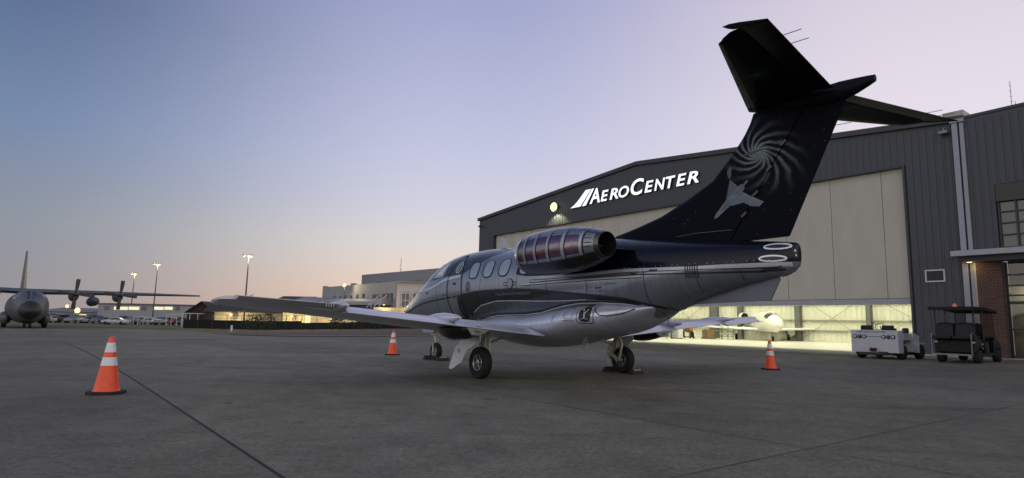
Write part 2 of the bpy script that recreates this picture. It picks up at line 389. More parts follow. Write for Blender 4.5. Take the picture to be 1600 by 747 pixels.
for i in range(9): vl.bb((8.662, -.065, 3.31 + i * .048), (9.318, -.043, 3.335 + i * .048))
vl.build('louvre', mtrim, vent)
mpipe = M('downpipe_paint', (.24, .25, .29), .45, .2)
for a0, a1, d_ in ((10.08, 10.30, .2), (10.36, 10.52, .17)):
    p_ = MB(); p_.bb((a0, -.04 - d_, .1), (a1, -.042, 10.28)); p_.box(((a0 + a1) / 2, -.16, 10.36), (a1 - a0 + .1, .26, .16)); p_.build('downpipe', mpipe, hang, bevel=.015)
pb = MB(); pb.bb((9.7, .02, 10.55), (10.5, 1.2, 10.9)); pb.build('parapet_cap', M('cap_metal', (.34, .30, .28), .5, .3), hang)
# ------------------------------------------------------------------ lit sign
sign = empty('sign', P0, -TH); tag(sign, 'white lit company sign high on the corrugated hangar wall', 'sign')
mlet = M('letter_glow', (.9, .95, .95), .4, emit=(.93, 1, .98, .78))
mret = M('letter_return', (.02, .022, .025), .5)
LET = [('A', -12.80, -11.76, 9.86, 10.95), ('E', -11.66, -10.90, 9.88, 10.66), ('R', -10.78, -9.95, 9.88, 10.66), ('O', -9.93, -8.97, 9.87, 10.67), ('C', -8.80, -7.63, 9.86, 10.97), ('E', -7.58, -6.82, 9.89, 10.66), ('N', -6.75, -5.86, 9.89, 10.66), ('T', -5.80, -5.04, 9.89, 10.66), ('E', -4.98, -4.20, 9.9, 10.66), ('R', -4.14, -3.28, 9.9, 10.66)]
for ch, a0, a1, z0, z1 in LET:
    vs, fs = text_shape(ch, 1, .22, .018); vs = fit(vs, a0, a1, z0, z1)
    mb = MB(); extrude2d(mb, vs, fs, lambda p: (p[0], -.16, p[1]), (0, -.022, 0), 0); extrude2d(mb, vs, fs, lambda p: (p[0], -.045, p[1]), (0, -.11, 0), 1)
    mb.build('letter', [mlet, mret], sign)
emb = MB()
for pl in ([(-14.86, 9.81), (-14.35, 10.05), (-13.85, 10.42), (-13.21, 10.98), (-12.66, 10.98), (-13.02, 10.6), (-13.45, 10.15), (-13.80, 9.81)], [(-13.60, 9.81), (-13.2, 9.81), (-12.34, 10.98), (-12.55, 10.98)]):
    emb.prism([(p[0], -.182, p[1]) for p in pl], (0, .022, 0), 0); emb.prism([(p[0], -.155, p[1]) for p in pl], (0, .11, 0), 1)
emb.build('emblem', [mlet, mret], sign)
# ------------------------------------------------------------------ office annex
ann = empty('office_annex', P0, -TH); tag(ann, 'grey office block with brick pier and lit glass entrance under a canopy', 'office')
aw = MB(); B = -.12
aw.bb((10.56, B, 0), (11.42, .3, 7.30)); aw.prism([(10.56, B, 7.301), (34, B, 7.301), (34, B, 10.9), (10.56, B, 10.42)], (0, .42, 0))
aw.bb((11.42, .25, 4.30), (34, .30, 7.30))
for i in range(78):
    a = 10.7 + i * .3; aw.prism([(a - .05, B - .001, 7.38), (a - .025, B - .03, 7.38), (a + .025, B - .03, 7.38), (a + .05, B - .001, 7.38)], (0, 0, 2.9))
    if a < 11.35: aw.prism([(a - .05, B - .001, 4.5), (a - .025, B - .03, 4.5), (a + .025, B - .03, 4.5), (a + .05, B - .001, 4.5)], (0, 0, 2.78))
aw.build('wall', mw, ann)
cp = MB(); cp.prism([(10.54, B - .05, 10.42), (34, B - .05, 10.9), (34, B - .05, 11.02), (10.54, B - .05, 10.54)], (0, .5, 0)); cp.build('coping', mtrim, ann)
mblk = M('window_frame_black', (.012, .012, .014), .4)
wf = MB(); wf.bb((11.44, -.10, 4.5), (34, .24, 4.62)); wf.bb((11.44, -.10, 6.55), (34, .24, 7.29))
for i in range(40):
    a = 11.44 + i * .58
    wf.bb((a, .0, 4.62), (a + .07, .10, 6.55))
for z in (5.10, 5.60, 6.08): wf.bb((11.52, .012, z), (34, .088, z + .06))
wfo = wf.build('window', mblk, ann)
MB().bb((11.45, .10, 4.6), (34, .13, 6.6)).build('pane', M('dusk_glass', (.03, .035, .045), .08, spec=.8, var=.05), wfo)
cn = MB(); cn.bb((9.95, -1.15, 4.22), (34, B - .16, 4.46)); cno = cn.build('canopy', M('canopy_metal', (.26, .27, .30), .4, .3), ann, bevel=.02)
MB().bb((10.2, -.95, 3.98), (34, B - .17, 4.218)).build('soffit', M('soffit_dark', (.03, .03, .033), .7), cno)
def brick_mat():
    mt = bpy.data.materials.new('brick'); mt.use_nodes = True; t = mt.node_tree; nd = t.nodes; bs = nd['Principled BSDF']
    tcn = nd.new('ShaderNodeTexCoord'); mp = nd.new('ShaderNodeMapping'); mp.inputs['Rotation'].default_value = (R(90), 0, 0); t.links.new(tcn.outputs['Object'], mp.inputs[0])
    b = nd.new('ShaderNodeTexBrick'); b.inputs['Color1'].default_value = (.085, .030, .020, 1); b.inputs['Color2'].default_value = (.045, .019, .014, 1); b.inputs['Mortar'].default_value = (.10, .08, .065, 1)
    b.inputs['Scale'].default_value = 1; b.inputs['Brick Width'].default_value = .24; b.inputs['Row Height'].default_value = .085; b.inputs['Mortar Size'].default_value = .012
    t.links.new(mp.outputs[0], b.inputs['Vector']); t.links.new(b.outputs[0], bs.inputs['Base Color']); bs.inputs['Roughness'].default_value = .9
    return mt
MB().bb((10.62, -.42, 0), (11.5, B - .002, 3.97)).build('brick_pier', brick_mat(), ann)
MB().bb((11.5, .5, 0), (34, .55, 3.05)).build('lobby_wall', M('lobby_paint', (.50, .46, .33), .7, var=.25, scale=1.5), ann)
MB().bb((11.5, .5, 3.052), (34, .55, 4.2)).build('lobby_upper_unlit', M('lobby_unlit_tone', (.05, .05, .055), .6), ann)  # upper lobby wall coloured dark so the top panes look unlit
lb = MB(); lb.bb((11.5, -.06, 0), (11.58, .06, 3.97)); 
for i in range(12):
    a = 12.9 + i * 1.6; lb.bb((a, -.06, .0), (a + .09, .06, 3.97))
for z in (0.06, 1.15, 2.22, 2.55, 2.95, 3.4): lb.bb((11.585, -.05, z), (34, .05, z + .07 if z != 2.22 else z + .12))
lbo = lb.build('storefront', mblk, ann)
def glass(name, tint=.9):
    mt = bpy.data.materials.new(name); mt.use_nodes = True; t = mt.node_tree; nd = t.nodes; nd.remove(nd['Principled BSDF'])
    g = nd.new('ShaderNodeBsdfGlossy'); g.inputs['Roughness'].default_value = .03; tr = nd.new('ShaderNodeBsdfTransparent'); tr.inputs[0].default_value = (tint, tint, tint, 1)
    fr = nd.new('ShaderNodeFresnel'); fr.inputs[0].default_value = 1.6; mx = nd.new('ShaderNodeMixShader')
    t.links.new(fr.outputs[0], mx.inputs[0]); t.links.new(tr.outputs[0], mx.inputs[1]); t.links.new(g.outputs[0], mx.inputs[2]); t.links.new(mx.outputs[0], nd['Material Output'].inputs[0]); return mt
mglass = glass('clear_glass', .8)
MB().bb((11.59, -.006, .1), (34, .006, 3.96)).build('pane', mglass, lbo)
for a in (12.3, 14.6, 17.2):
    l = bpy.data.lights.new('lobby_lamp', 'POINT'); l.energy = 9; l.color = (1, .93, .55); l.shadow_soft_size = .06
    lo = bpy.data.objects.new('lobby_lamp', l); C.objects.link(lo); lo.location = hp(a, .22, 2.75)
fb = MB(); fb.bb((12.1, .30, .45), (13.4, .48, .5)); 
for a in (12.2, 13.3): fb.bb((a, .30, .02), (a + .06, .46, .449))
fb.bb((12.1, .44, .502), (13.4, .48, .95)); fb.build('lobby_bench', M('bench_dark', (.03, .03, .03), .6), ann)
l = bpy.data.lights.new('canopy_lamp', 'POINT'); l.energy = 7; l.color = (1, .74, .36); l.shadow_soft_size = .1
lo = bpy.data.objects.new('canopy_lamp', l); C.objects.link(lo); lo.location = hp(10.5, -.75, 3.85)
MB().lathe([(.09, 0), (.09, .007)], (10.5, -.75, 3.972), n=14).build('downlight', M('downlight_glow', (1, .9, .7), .5, emit=(1, .8, .45, .35)), ann)
MB().bb((10.53, -.30, .02), (10.61, B - .004, 3.97)).build('door_jamb', M('jamb_paint', (.45, .40, .28), .6), ann)
# ------------------------------------------------------------------ the jet
HS=[(6.62,1.20,1.12,.05,1.16),(6.57,1.25,1.06,.12,1.17),(6.42,1.34,.98,.22,1.19),(6.1,1.48,.93,.34,1.23),(5.7,1.63,.90,.45,1.28),(5.3,1.78,.88,.545,1.35),(4.9,1.955,.87,.63,1.43),(4.5,2.155,.865,.70,1.51),(4.2,2.325,.86,.735,1.57),(3.8,2.49,.855,.77,1.64),(3.3,2.59,.85,.795,1.69),(2.8,2.625,.85,.805,1.72),(2.2,2.635,.85,.81,1.74),(1.2,2.60,.85,.81,1.75),(0,2.565,.86,.80,1.76),(-1.0,2.535,.87,.765,1.76),(-1.8,2.49,.92,.705,1.76),(-2.3,2.435,1.05,.655,1.77),(-2.8,2.385,1.21,.59,1.79),(-3.4,2.315,1.40,.505,1.83),(-3.9,2.26,1.53,.43,1.87),(-4.4,2.20,1.64,.345,1.915),(-4.6,2.18,1.68,.295,1.93),(-4.75,2.165,1.70,.235,1.94),(-4.85,2.15,1.745,.165,1.945),(-4.905,2.14,1.79,.115,1.955),(-4.935,2.125,1.84,.07,1.965),(-4.95,2.09,1.90,.03,1.98)]
HS=HS[::-1]
def hst(x):
    # cubic hermite (finite difference) interpolation of stations
    n=len(HS)
    if x<=HS[0][0]: return HS[0][1:]
    if x>=HS[-1][0]: return HS[-1][1:]
    i=0
    while HS[i+1][0]<x: i+=1
    a,b=HS[i],HS[i+1];h=b[0]-a[0];t=(x-a[0])/h;out=[]
    for k in range(1,5):
        s=(b[k]-a[k])/h
        s0=(a[k]-HS[i-1][k])/(a[0]-HS[i-1][0]) if i>0 else s
        s1=(HS[i+2][k]-b[k])/(HS[i+2][0]-b[0]) if i+2<n else s
        m0=0 if s0*s<=0 else 2*s0*s/(s0+s); m1=0 if s1*s<=0 else 2*s1*s/(s1+s)
        t2=t*t;t3=t2*t
        out.append((2*t3-3*t2+1)*a[k]+(t3-2*t2+t)*h*m0+(-2*t3+3*t2)*b[k]+(t3-t2)*h*m1)
    return out
HE=2.15
def hull_pt(x,t):
    zt,zb,w,zm=hst(x);c,s=math.cos(t),math.sin(t)
    y=w*math.copysign(abs(c)**(2/HE),c);h=(zt-zm) if s>=0 else (zm-zb)
    return (x,y,zm+h*math.copysign(abs(s)**(2/HE),s))
def hull_y(x,z):
    zt,zb,w,zm=hst(x);h=(zt-zm) if z>=zm else (zm-zb)
    r=abs((z-zm)/max(h,1e-4))
    return w*max(0,1-r**HE)**(1/HE) if r<1 else 0
# wing body fairing: stations x: half width, z mid, half height up, half height down
FS=[(-2.75,.34,1.29,.05,.05),(-2.45,.52,1.235,.12,.15),(-2.15,.66,1.18,.19,.215),(-1.8,.79,1.13,.255,.275),(-1.3,.87,1.08,.30,.32),(-.6,.93,.99,.30,.37),(.2,.95,.93,.26,.40),(1.0,.93,.93,.245,.35),(1.6,.84,.93,.20,.22),(2.1,.64,.93,.14,.12),(2.5,.40,.93,.07,.07)]
def cubic(T_,x):
    n=len(T_)
    i=0
    while i<n-2 and T_[i+1][0]<x: i+=1
    a,b=T_[i],T_[i+1];h=b[0]-a[0];t=(x-a[0])/h;out=[]
    for k in range(1,len(a)):
        s=(b[k]-a[k])/h
        m0=(b[k]-T_[i-1][k])/(b[0]-T_[i-1][0]) if i>0 else s
        m1=(T_[i+2][k]-a[k])/(T_[i+2][0]-a[0]) if i+2<n else s
        t2=t*t;t3=t2*t
        out.append((2*t3-3*t2+1)*a[k]+(t3-2*t2+t)*h*m0+(-2*t3+3*t2)*b[k]+(t3-t2)*h*m1)
    return out
def fst(x):
    if x<=FS[0][0] or x>=FS[-1][0]: return None
    return cubic(FS,x)
def fair_y(x,z):
    s=fst(x)
    if s is None: return 0
    w,zm,u,d=s;h=u if z>=zm else d;r=abs((z-zm)/h)
    return w*(1-r**2.2)**(1/2.2) if r<1 else 0
def body_y(x,z): return max(hull_y(x,z),fair_y(x,z))
def nrm(fn, x, z, e=.012):
    y0 = fn(x, z); dz_ = (fn(x, z + e) - fn(x, z - e)) / (2 * e); dx_ = (fn(x + e, z) - fn(x - e, z)) / (2 * e)
    return Vector((-max(-3, min(3, dx_)), 1, -max(-4, min(4, dz_)))).normalized(), y0
def surf(x, z, off, side=1, fn=body_y):
    n, y = nrm(fn, x, z); p = Vector((x, y, z)) + n * off
    return Vector((p.x, p.y * side, p.z))
def interp(tab, x):
    tab = sorted(tab)
    if x <= tab[0][0]: return tab[0][1]
    for a, b in zip(tab, tab[1:]):
        if x <= b[0]: t = (x - a[0]) / (b[0] - a[0]); t = t * t * (3 - 2 * t) * .5 + t * .5; return a[1] + (b[1] - a[1]) * t
    return tab[-1][1]
def d_band(mb, x0, x1, lo, hi, mi, off, n=60, rows=5, fn=body_y):
    for side in (1, -1):
        vs = []
        for i in range(n + 1):
            x = x0 + (x1 - x0) * i / n; a, b = interp(lo, x), interp(hi, x)
            for k in range(rows + 1): vs.append(surf(x, a + (b - a) * k / rows, off, side, fn))
        w = rows + 1
        mb.add(vs, [(i * w + k, i * w + k + 1, (i + 1) * w + k + 1, (i + 1) * w + k) for i in range(n) for k in range(rows)], mi)
def d_line(mb, pts, w, mi, off, sides=(1, -1), fn=body_y, step=.06, close=False):
    P = [Vector((p[0], p[1], 0)) for p in pts]
    if close: P.append(P[0])
    Q = []
    for a, b in zip(P, P[1:]):
        k = max(1, int((b - a).length / step)); Q += [a.lerp(b, i / k) for i in range(k)]
    Q.append(P[-1])
    for side in sides:
        vs = []
        for i, q in enumerate(Q):
            t = (Q[min(i + 1, len(Q) - 1)] - Q[max(0, i - 1)])
            if close and i in (0, len(Q) - 1): t = Q[1] - Q[-2]
            t.normalize(); e = Vector((-t.y, t.x, 0)) * w / 2
            for s_ in (-1, 1): vs.append(surf(q.x + e.x * s_, q.y + e.y * s_, off, side, fn))
        mb.add(vs, [(2 * i, 2 * i + 1, 2 * i + 3, 2 * i + 2) for i in range(len(Q) - 1)], mi)
def d_fill(mb, outline, mi, off, sides=(1, -1), fn=body_y, rings=5):
    cx = sum(p[0] for p in outline) / len(outline); cz = sum(p[1] for p in outline) / len(outline); n = len(outline)
    for side in sides:
        vs = [surf(cx, cz, off, side, fn)]
        for k in range(1, rings + 1):
            for p in outline: vs.append(surf(cx + (p[0] - cx) * k / rings, cz + (p[1] - cz) * k / rings, off, side, fn))
        fs = [(0, 1 + i, 1 + (i + 1) % n) for i in range(n)]
        for k in range(rings - 1):
            b = 1 + k * n
            fs += [(b + i, b + n + i, b + n + (i + 1) % n, b + (i + 1) % n) for i in range(n)]
        mb.add(vs, fs, mi)
def oval(cx, cz, rx, rz, e=2.0, n=28, shear=0):
    out = []
    for j in range(n):
        q = 2 * math.pi * j / n; c, s_ = math.cos(q), math.sin(q)
        x = rx * math.copysign(abs(c) ** (2 / e), c); z = rz * math.copysign(abs(s_) ** (2 / e), s_); out.append((cx + x + shear * z, cz + z))
    return out
def d_cap(mb, x0, x1, lo, mi, off, n=70, m_=30):       # everything over the line lo, across the crown
    vs = []
    for i in range(n + 1):
        x = x0 + (x1 - x0) * (1 - (1 - i / n) ** 2.2); zt, zb, w, zm = hst(x); z = interp(lo, x); h = (zt - zm) if z >= zm else (zm - zb)
        s_ = max(-.999, min(.999, (z - zm) / h)); t0 = math.copysign(math.asin(abs(s_) ** (HE / 2)), s_)
        for k in range(m_ + 1):
            t = t0 + (math.pi - 2 * t0) * k / m_; p = Vector(hull_pt(x, t)); a = Vector(hull_pt(x, t + .02)) - Vector(hull_pt(x, t - .02))
            b = Vector(hull_pt(x + .01, t)) - Vector(hull_pt(x - .01, t)); nn = a.cross(b)
            if nn.length < 1e-9: nn = Vector((0, 0, 1))
            nn.normalize()
            if nn.dot(Vector((0, p.y, p.z - zm))) < 0: nn = -nn
            vs.append(p + nn * off)
    w = m_ + 1
    mb.add(vs, [(i * w + k, i * w + k + 1, (i + 1) * w + k + 1, (i + 1) * w + k) for i in range(n) for k in range(m_)], mi)

def streak_paint(name, col, metal, rough, var, ang=35, coat=.5):
    mt = bpy.data.materials.new(name); mt.use_nodes = True; t = mt.node_tree; nd = t.nodes; bs = nd['Principled BSDF']; L = t.links.new
    tcn = nd.new('ShaderNodeTexCoord'); mp = nd.new('ShaderNodeMapping'); mp.inputs['Rotation'].default_value = (0, R(ang), 0); mp.inputs['Scale'].default_value = (9, .8, .9); L(tcn.outputs['Object'], mp.inputs[0])
    n1 = nd.new('ShaderNodeTexNoise'); n1.inputs['Scale'].default_value = 1.6; n1.inputs['Detail'].default_value = 5; L(mp.outputs[0], n1.inputs['Vector'])
    n2 = nd.new('ShaderNodeTexNoise'); n2.inputs['Scale'].default_value = 1.1; n2.inputs['Detail'].default_value = 3; L(tcn.outputs['Object'], n2.inputs['Vector'])
    av = nd.new('ShaderNodeMath'); av.operation = 'MULTIPLY_ADD'; L(n1.outputs[0], av.inputs[0]); av.inputs[1].default_value = .65
    m3 = nd.new('ShaderNodeMath'); m3.operation = 'MULTIPLY'; L(n2.outputs[0], m3.inputs[0]); m3.inputs[1].default_value = .35; L(m3.outputs[0], av.inputs[2])
    rp = nd.new('ShaderNodeValToRGB'); rp.color_ramp.elements[0].position = .36; rp.color_ramp.elements[1].position = .64
    rp.color_ramp.elements[0].color = (*[c * (1 - var) for c in col], 1); rp.color_ramp.elements[1].color = (*[min(1, c * (1 + var)) for c in col], 1)
    L(av.outputs[0], rp.inputs[0]); L(rp.outputs[0], bs.inputs['Base Color'])
    bs.inputs['Metallic'].default_value = metal; bs.inputs['Roughness'].default_value = rough; bs.inputs['Coat Weight'].default_value = coat; bs.inputs['Coat Roughness'].default_value = .06
    return mt
mp_hull = streak_paint('metal_wrap', (.24, .272, .325), .6, .24, .13)
mp_fair = streak_paint('pale_wrap', (.50, .53, .63), .35, .28, .12)
mp_wing = streak_paint('wing_paint', (.50, .50, .56), .25, .34, .12, 0)
mnavy = M('navy_black', (.0055, .006, .013), .25, .0, coat=.12, var=.2, scale=3, spec=.2)
mswoosh = M('swoosh_dark', (.010, .013, .016), .28, .1, var=.35, scale=2.5, coat=.4)
mteal = M('teal_dark', (.022, .036, .041), .25, .3, var=.3, scale=2, coat=.4)
mline = M('panel_line', (.012, .013, .016), .6)
mpale = M('pale_mark_and_reflection', (.48, .50, .53), .4, .2)
mmid = streak_paint('mid_wrap', (.085, .098, .112), .5, .3, .22)
mfaint = M('faint_lettering', (.15, .17, .18), .5, .2)
jet = empty('private_jet', (.942, 12.16, 0), R(90 + 35.75))
tag(jet, 'grey and black wrapped private jet with a spiral galaxy painted on its tall T tail', 'jet')
fz = MB()
xs = [6.62, 6.57, 6.5, 6.42, 6.3, 6.1] + [5.9 - .2 * i for i in range(52)] + [-4.5, -4.6, -4.68, -4.70, -4.75, -4.80, -4.83, -4.85, -4.88, -4.905, -4.92, -4.935, -4.945, -4.95]
xs = sorted([x for x in xs if x >= -4.9505], reverse=True)
fz.loft([[hull_pt(x, 2 * math.pi * j / 64) for j in range(64)] for x in xs])
# wrap art on the body: navy tail, teal forward roof, dark swoosh, pale bands; the nose band is a painted horizon reflection
d_cap(fz, .35, -4.9495, [(.35, 1.93), (.06, 1.88), (-.68, 1.86), (-1.33, 1.86), (-2.24, 1.895), (-3.67, 1.87), (-4.99, 1.88)], 1, .004)
q_ = [hull_pt(-4.9498, 2 * math.pi * j / 64) for j in range(64)]; q_ = [(-4.954, p[1] * 1.15, p[2]) for p in q_ if p[2] >= 1.874]
fz.add(q_, [tuple(range(len(q_)))], 1)
d_cap(fz, 4.75, 1.1, [(4.75, 1.93), (4.3, 1.95), (3.9, 1.97), (3.0, 2.03), (2.4, 2.05), (1.95, 2.2), (1.5, 2.4), (1.1, 2.52)], 3, .004)
d_band(fz, 2.75, -2.93, [(2.75, .96), (2.35, 1.0), (2.1, 1.15), (1.64, 1.33), (1.06, 1.415), (.47, 1.415), (-.27, 1.395), (-.97, 1.40), (-1.52, 1.415), (-2.13, 1.39), (-2.57, 1.34), (-2.93, 1.24)], [(2.75, 1.02), (2.55, 1.54), (2.35, 1.58), (1.86, 1.62), (1.37, 1.635), (.47, 1.64), (-.25, 1.605), (-1, 1.535), (-1.5, 1.485), (-1.88, 1.455), (-2.37, 1.40), (-2.58, 1.36), (-2.93, 1.255)], 2, .005, fn=hull_y)
d_band(fz, 2.2, -1.7, [(2.2, 1.0), (1.2, 1.0), (-1.7, 1.30)], [(2.2, 1.08), (2.02, 1.2), (1.64, 1.335), (1.06, 1.41), (.47, 1.41), (-.27, 1.39), (-.97, 1.395), (-1.52, 1.40), (-1.7, 1.39)], 6, .004, fn=hull_y)
d_band(fz, 4.9, 2.45, [(4.9, 1.66), (3.9, 1.74), (3.0, 1.93), (2.45, 1.97)], [(4.9, 1.71), (3.9, 1.80), (3.0, 2.0), (2.45, 2.03)], 5, .006)  # pale nose strip: the horizon's reflection put into the hull colour
LN = [(6.2, 1.13), (5.55, 1.22), (4.69, 1.37), (3.92, 1.46), (2.99, 1.53), (2.82, 1.54)]
d_line(fz, LN, .030, 4, .007)
d_line(fz, [(2.75, 1.54), (1.86, 1.63), (1.37, 1.645), (.47, 1.65), (-.25, 1.615), (-1, 1.545), (-1.88, 1.465), (-2.37, 1.41), (-2.93, 1.26)], .030, 4, .007, fn=hull_y)
d_line(fz, [(2.02, 1.2), (1.64, 1.345), (1.06, 1.425), (.47, 1.425), (-.27, 1.405), (-.97, 1.40), (-1.52, 1.41)], .014, 5, .007, fn=hull_y)
d_line(fz, [(-.1, 1.80), (-1.33, 1.795), (-2.43, 1.83), (-3.76, 1.815), (-4.68, 1.80), (-4.80, 1.82)], .012, 4, .007)
d_band(fz, -.4, -4.90, [(-.4, 1.812), (-1.33, 1.805), (-2.43, 1.835), (-3.76, 1.80), (-4.80, 1.815)], [(-.4, 1.85), (-1.33, 1.85), (-2.43, 1.885), (-3.76, 1.862), (-4.80, 1.868)], 5, .006)
d_line(fz, [(-.1, 1.745), (-.9, 1.765), (-1.8, 1.775), (-2.7, 1.785), (-3.6, 1.765), (-4.6, 1.755)], .020, 4, .007)
d_line(fz, [(.15, 1.70), (-.9, 1.715), (-1.8, 1.73), (-2.7, 1.735)], .012, 4, .007)
d_band(fz, .12, -2.7, [(.12, 1.715), (-.9, 1.725), (-2.7, 1.745)], [(.12, 1.735), (-.9, 1.755), (-2.7, 1.775)], 5, .006)
for x, z0, z1 in ((-2.72, 1.0, 2.3), (-1.55, 1.42, 1.86), (-.55, 1.40, 1.86), (.33, 1.66, 2.5), (-3.6, 1.5, 1.85), (-4.25, 1.62, 1.86), (1.62, 1.66, 2.52), (3.55, .95, 1.95), (4.5, .95, 1.9)): d_line(fz, [(x, z0), (x - .03, (z0 + z1) / 2), (x, z1)], .008, 4, .0065, fn=hull_y)
# roundel with side bars
d_fill(fz, oval(.535, 1.755, .112, .105), 4, .008); d_fill(fz, oval(.535, 1.755, .092, .086), 0, .010); d_line(fz, oval(.535, 1.755, .055, .05), .010, 4, .012, close=True)
for s_ in (-1, 1):
    d_line(fz, [(.535 + s_ * .112, 1.725), (.535 + s_ * .20, 1.725), (.535 + s_ * .20, 1.785), (.535 + s_ * .112, 1.785)], .015, 4, .009)
# oval emblems by the door
d_line(fz, oval(2.62, 2.20, .125, .12), .022, 5, .009, close=True); d_line(fz, oval(2.62, 2.20, .085, .082), .012, 5, .009, close=True); d_line(fz, [(2.65, 2.14), (2.62, 2.27)], .04, 5, .009)
d_line(fz, oval(2.09, 1.75, .075, .10), .012, 4, .009, close=True); d_line(fz, oval(2.09, 1.75, .04, .065), .016, 4, .009, close=True)
# vent bars by the tail
for k in range(6): d_line(fz, [(-3.47 - .038 * k, 1.70), (-3.47 - .038 * k, 1.90)], .016, 4, .010)
for (x, z) in ((-4.89, 2.07), (-4.76, 1.912)):
    pass
# dashes and small stencils
for (x0, x1, z, w) in ((-1.9, -1.78, 1.60, .02), (-2.2, -2.0, 1.66, .008), (-2.6, -2.5, 1.80, .02), (-2.85, -3.0, 1.842, .02), (-1.95, -1.85, 1.55, .008), (4.1, 4.0, 1.66, .03), (3.2, 3.1, 1.6, .02), (2.72, 2.6, 1.82, .014)): d_line(fz, [(x0, z), (x1, z)], w, 4, .011)
# rivets along the tail band
for k in range(26): d_fill(fz, oval(-2.3 - k * .095, 1.90 if k % 3 else 1.845, .006, .006, n=6), 5, .009, rings=1)
vs, fs = text_shape('MILLENNIUM PHENOM', 1, .12, .0); vs = fit(vs, 0, 1.12, 0, .05)
for side in (1, -1):
    q = [surf(1.02 - p[0] if side > 0 else -.10 + p[0], 1.535 + p[1], .009, side, hull_y) for p in vs]
    fz.add(q, [tuple(f) for f in fs], 7)
fus = fz.build('fuselage', [mp_hull, mnavy, mswoosh, mteal, mline, mpale, mmid, mfaint], jet, smooth=50, fix=False)
# panes of the cabin and the cockpit
mpane = M('shade_pane', (.34, .37, .43), .12, .3, var=.06, scale=3, coat=.6)
mpane2 = M('cockpit_pane_sky_tint', (.80, .70, .70), .06, .1, var=.05, coat=1)  # pale pink base colour stands in for sky light through the pane
for side in (1, -1):
    for cx in (1.92, 1.375, .80, .10):
        mb = MB(); d_fill(mb, oval(cx, 2.09, .185, .185, 2.9), 1, .009, (side,)); d_fill(mb, oval(cx - .012, 2.095, .158, .165, 2.9), 0, .013, (side,))
        mb.build('cabin_window', [mpane, mline], jet, smooth=60, fix=False)
    mb = MB()
    d_fill(mb, [(3.86, 2.02), (3.60, 2.01), (3.28, 2.02), (3.22, 2.2), (3.20, 2.36), (3.38, 2.37), (3.56, 2.26), (3.72, 2.14)], 1, .010, (side,))
    d_fill(mb, [(3.66, 2.07), (3.50, 2.065), (3.34, 2.075), (3.29, 2.2), (3.27, 2.31), (3.36, 2.31), (3.48, 2.23), (3.58, 2.15)], 0, .015, (side,))
    mb.build('cockpit_window', [mpane2, M('window_surround', (.50, .52, .56), .25, .6)], jet, smooth=60, fix=False)
mb = MB()
for side in (1, -1):
    vs = []
    for i in range(9):
        for k in range(9):
            x = 4.55 - .72 * i / 8; t = R(57) + R(31) * k / 8; p = Vector(hull_pt(x, t)); vs.append(Vector((p.x, p.y * side, p.z + .01)))
    mb.add(vs, [(i * 9 + k, i * 9 + k + 1, (i + 1) * 9 + k + 1, (i + 1) * 9 + k) for i in range(8) for k in range(8)], 0)
mb.build('windshield', M('windshield_glass', (.05, .055, .06), .05, .0, coat=1, spec=.8), jet, smooth=60, fix=False)
# cabin door on the port side: seam, handle
mb = MB()
DO = [(3.0, 1.99), (3.0, 1.68), (2.96, 1.32), (2.93, 1.14), (2.80, 1.05), (2.55, 1.04), (2.42, 1.10), (2.37, 1.3), (2.35, 1.52), (2.37, 1.85), (2.43, 2.15), (2.56, 2.42), (2.68, 2.50), (2.82, 2.46), (2.93, 2.28)]
d_line(mb, DO, .030, 0, .010, (1,), close=True)
dr = mb.build('cabin_door', mline, jet, smooth=60, fix=False)
mb = MB(); d_line(mb, [(2.62, 1.84), (2.74, 1.84)], .035, 0, .012, (1,)); d_line(mb, [(2.47, 1.34), (2.44, 1.40), (2.47, 1.46)], .03, 0, .012, (1,)); mb.build('handle', mline, dr, fix=False)
# belly fairing with its access panels and shield badge
fm = MB(); rr = []
for i in range(45):
    x = 2.49 - 5.23 * i / 44; w, zm, u, d_ = fst(x); ring = []
    for j in range(48):
        t = 2 * math.pi * j / 48; c, s_ = math.cos(t), math.sin(t)
        ring.append((x, w * math.copysign(abs(c) ** (2 / 2.2), c), zm + (u if s_ > 0 else d_) * math.copysign(abs(s_) ** (2 / 2.2), s_)))
    rr.append(ring)
fm.loft(rr)
FL = [(1.95, 1.07), (1.6, 1.125), (1.15, 1.17), (.2, 1.185), (-.3, 1.225), (-.62, 1.28), (-1.0, 1.34), (-1.35, 1.375), (-1.86, 1.38), (-2.3, 1.36), (-2.55, 1.325)]
d_line(fm, FL, .028, 1, .010, fn=body_y)
d_line(fm, [(p[0], p[1] - .024) for p in FL], .014, 3, .010, fn=body_y)
d_line(fm, [(-1.78, 1.355), (-1.80, 1.24), (-1.92, 1.15), (-2.05, 1.135), (-2.3, 1.18), (-2.48, 1.25)], .014, 1, .011)
d_line(fm, [(-.9, 1.03), (-.95, 1.25)], .008, 1, .010); d_line(fm, oval(-1.28, 1.17, .10, .09, 4), .007, 1, .010, close=True)
d_line(fm, oval(-1.64, 1.165, .17, .15, 6), .010, 1, .010, close=True, fn=fair_y)
d_line(fm, [(1.25, 1.14), (1.22, .98)], .010, 1, .010); d_line(fm, [(-1.15, 1.05), (-1.4, 1.05)], .008, 1, .010)
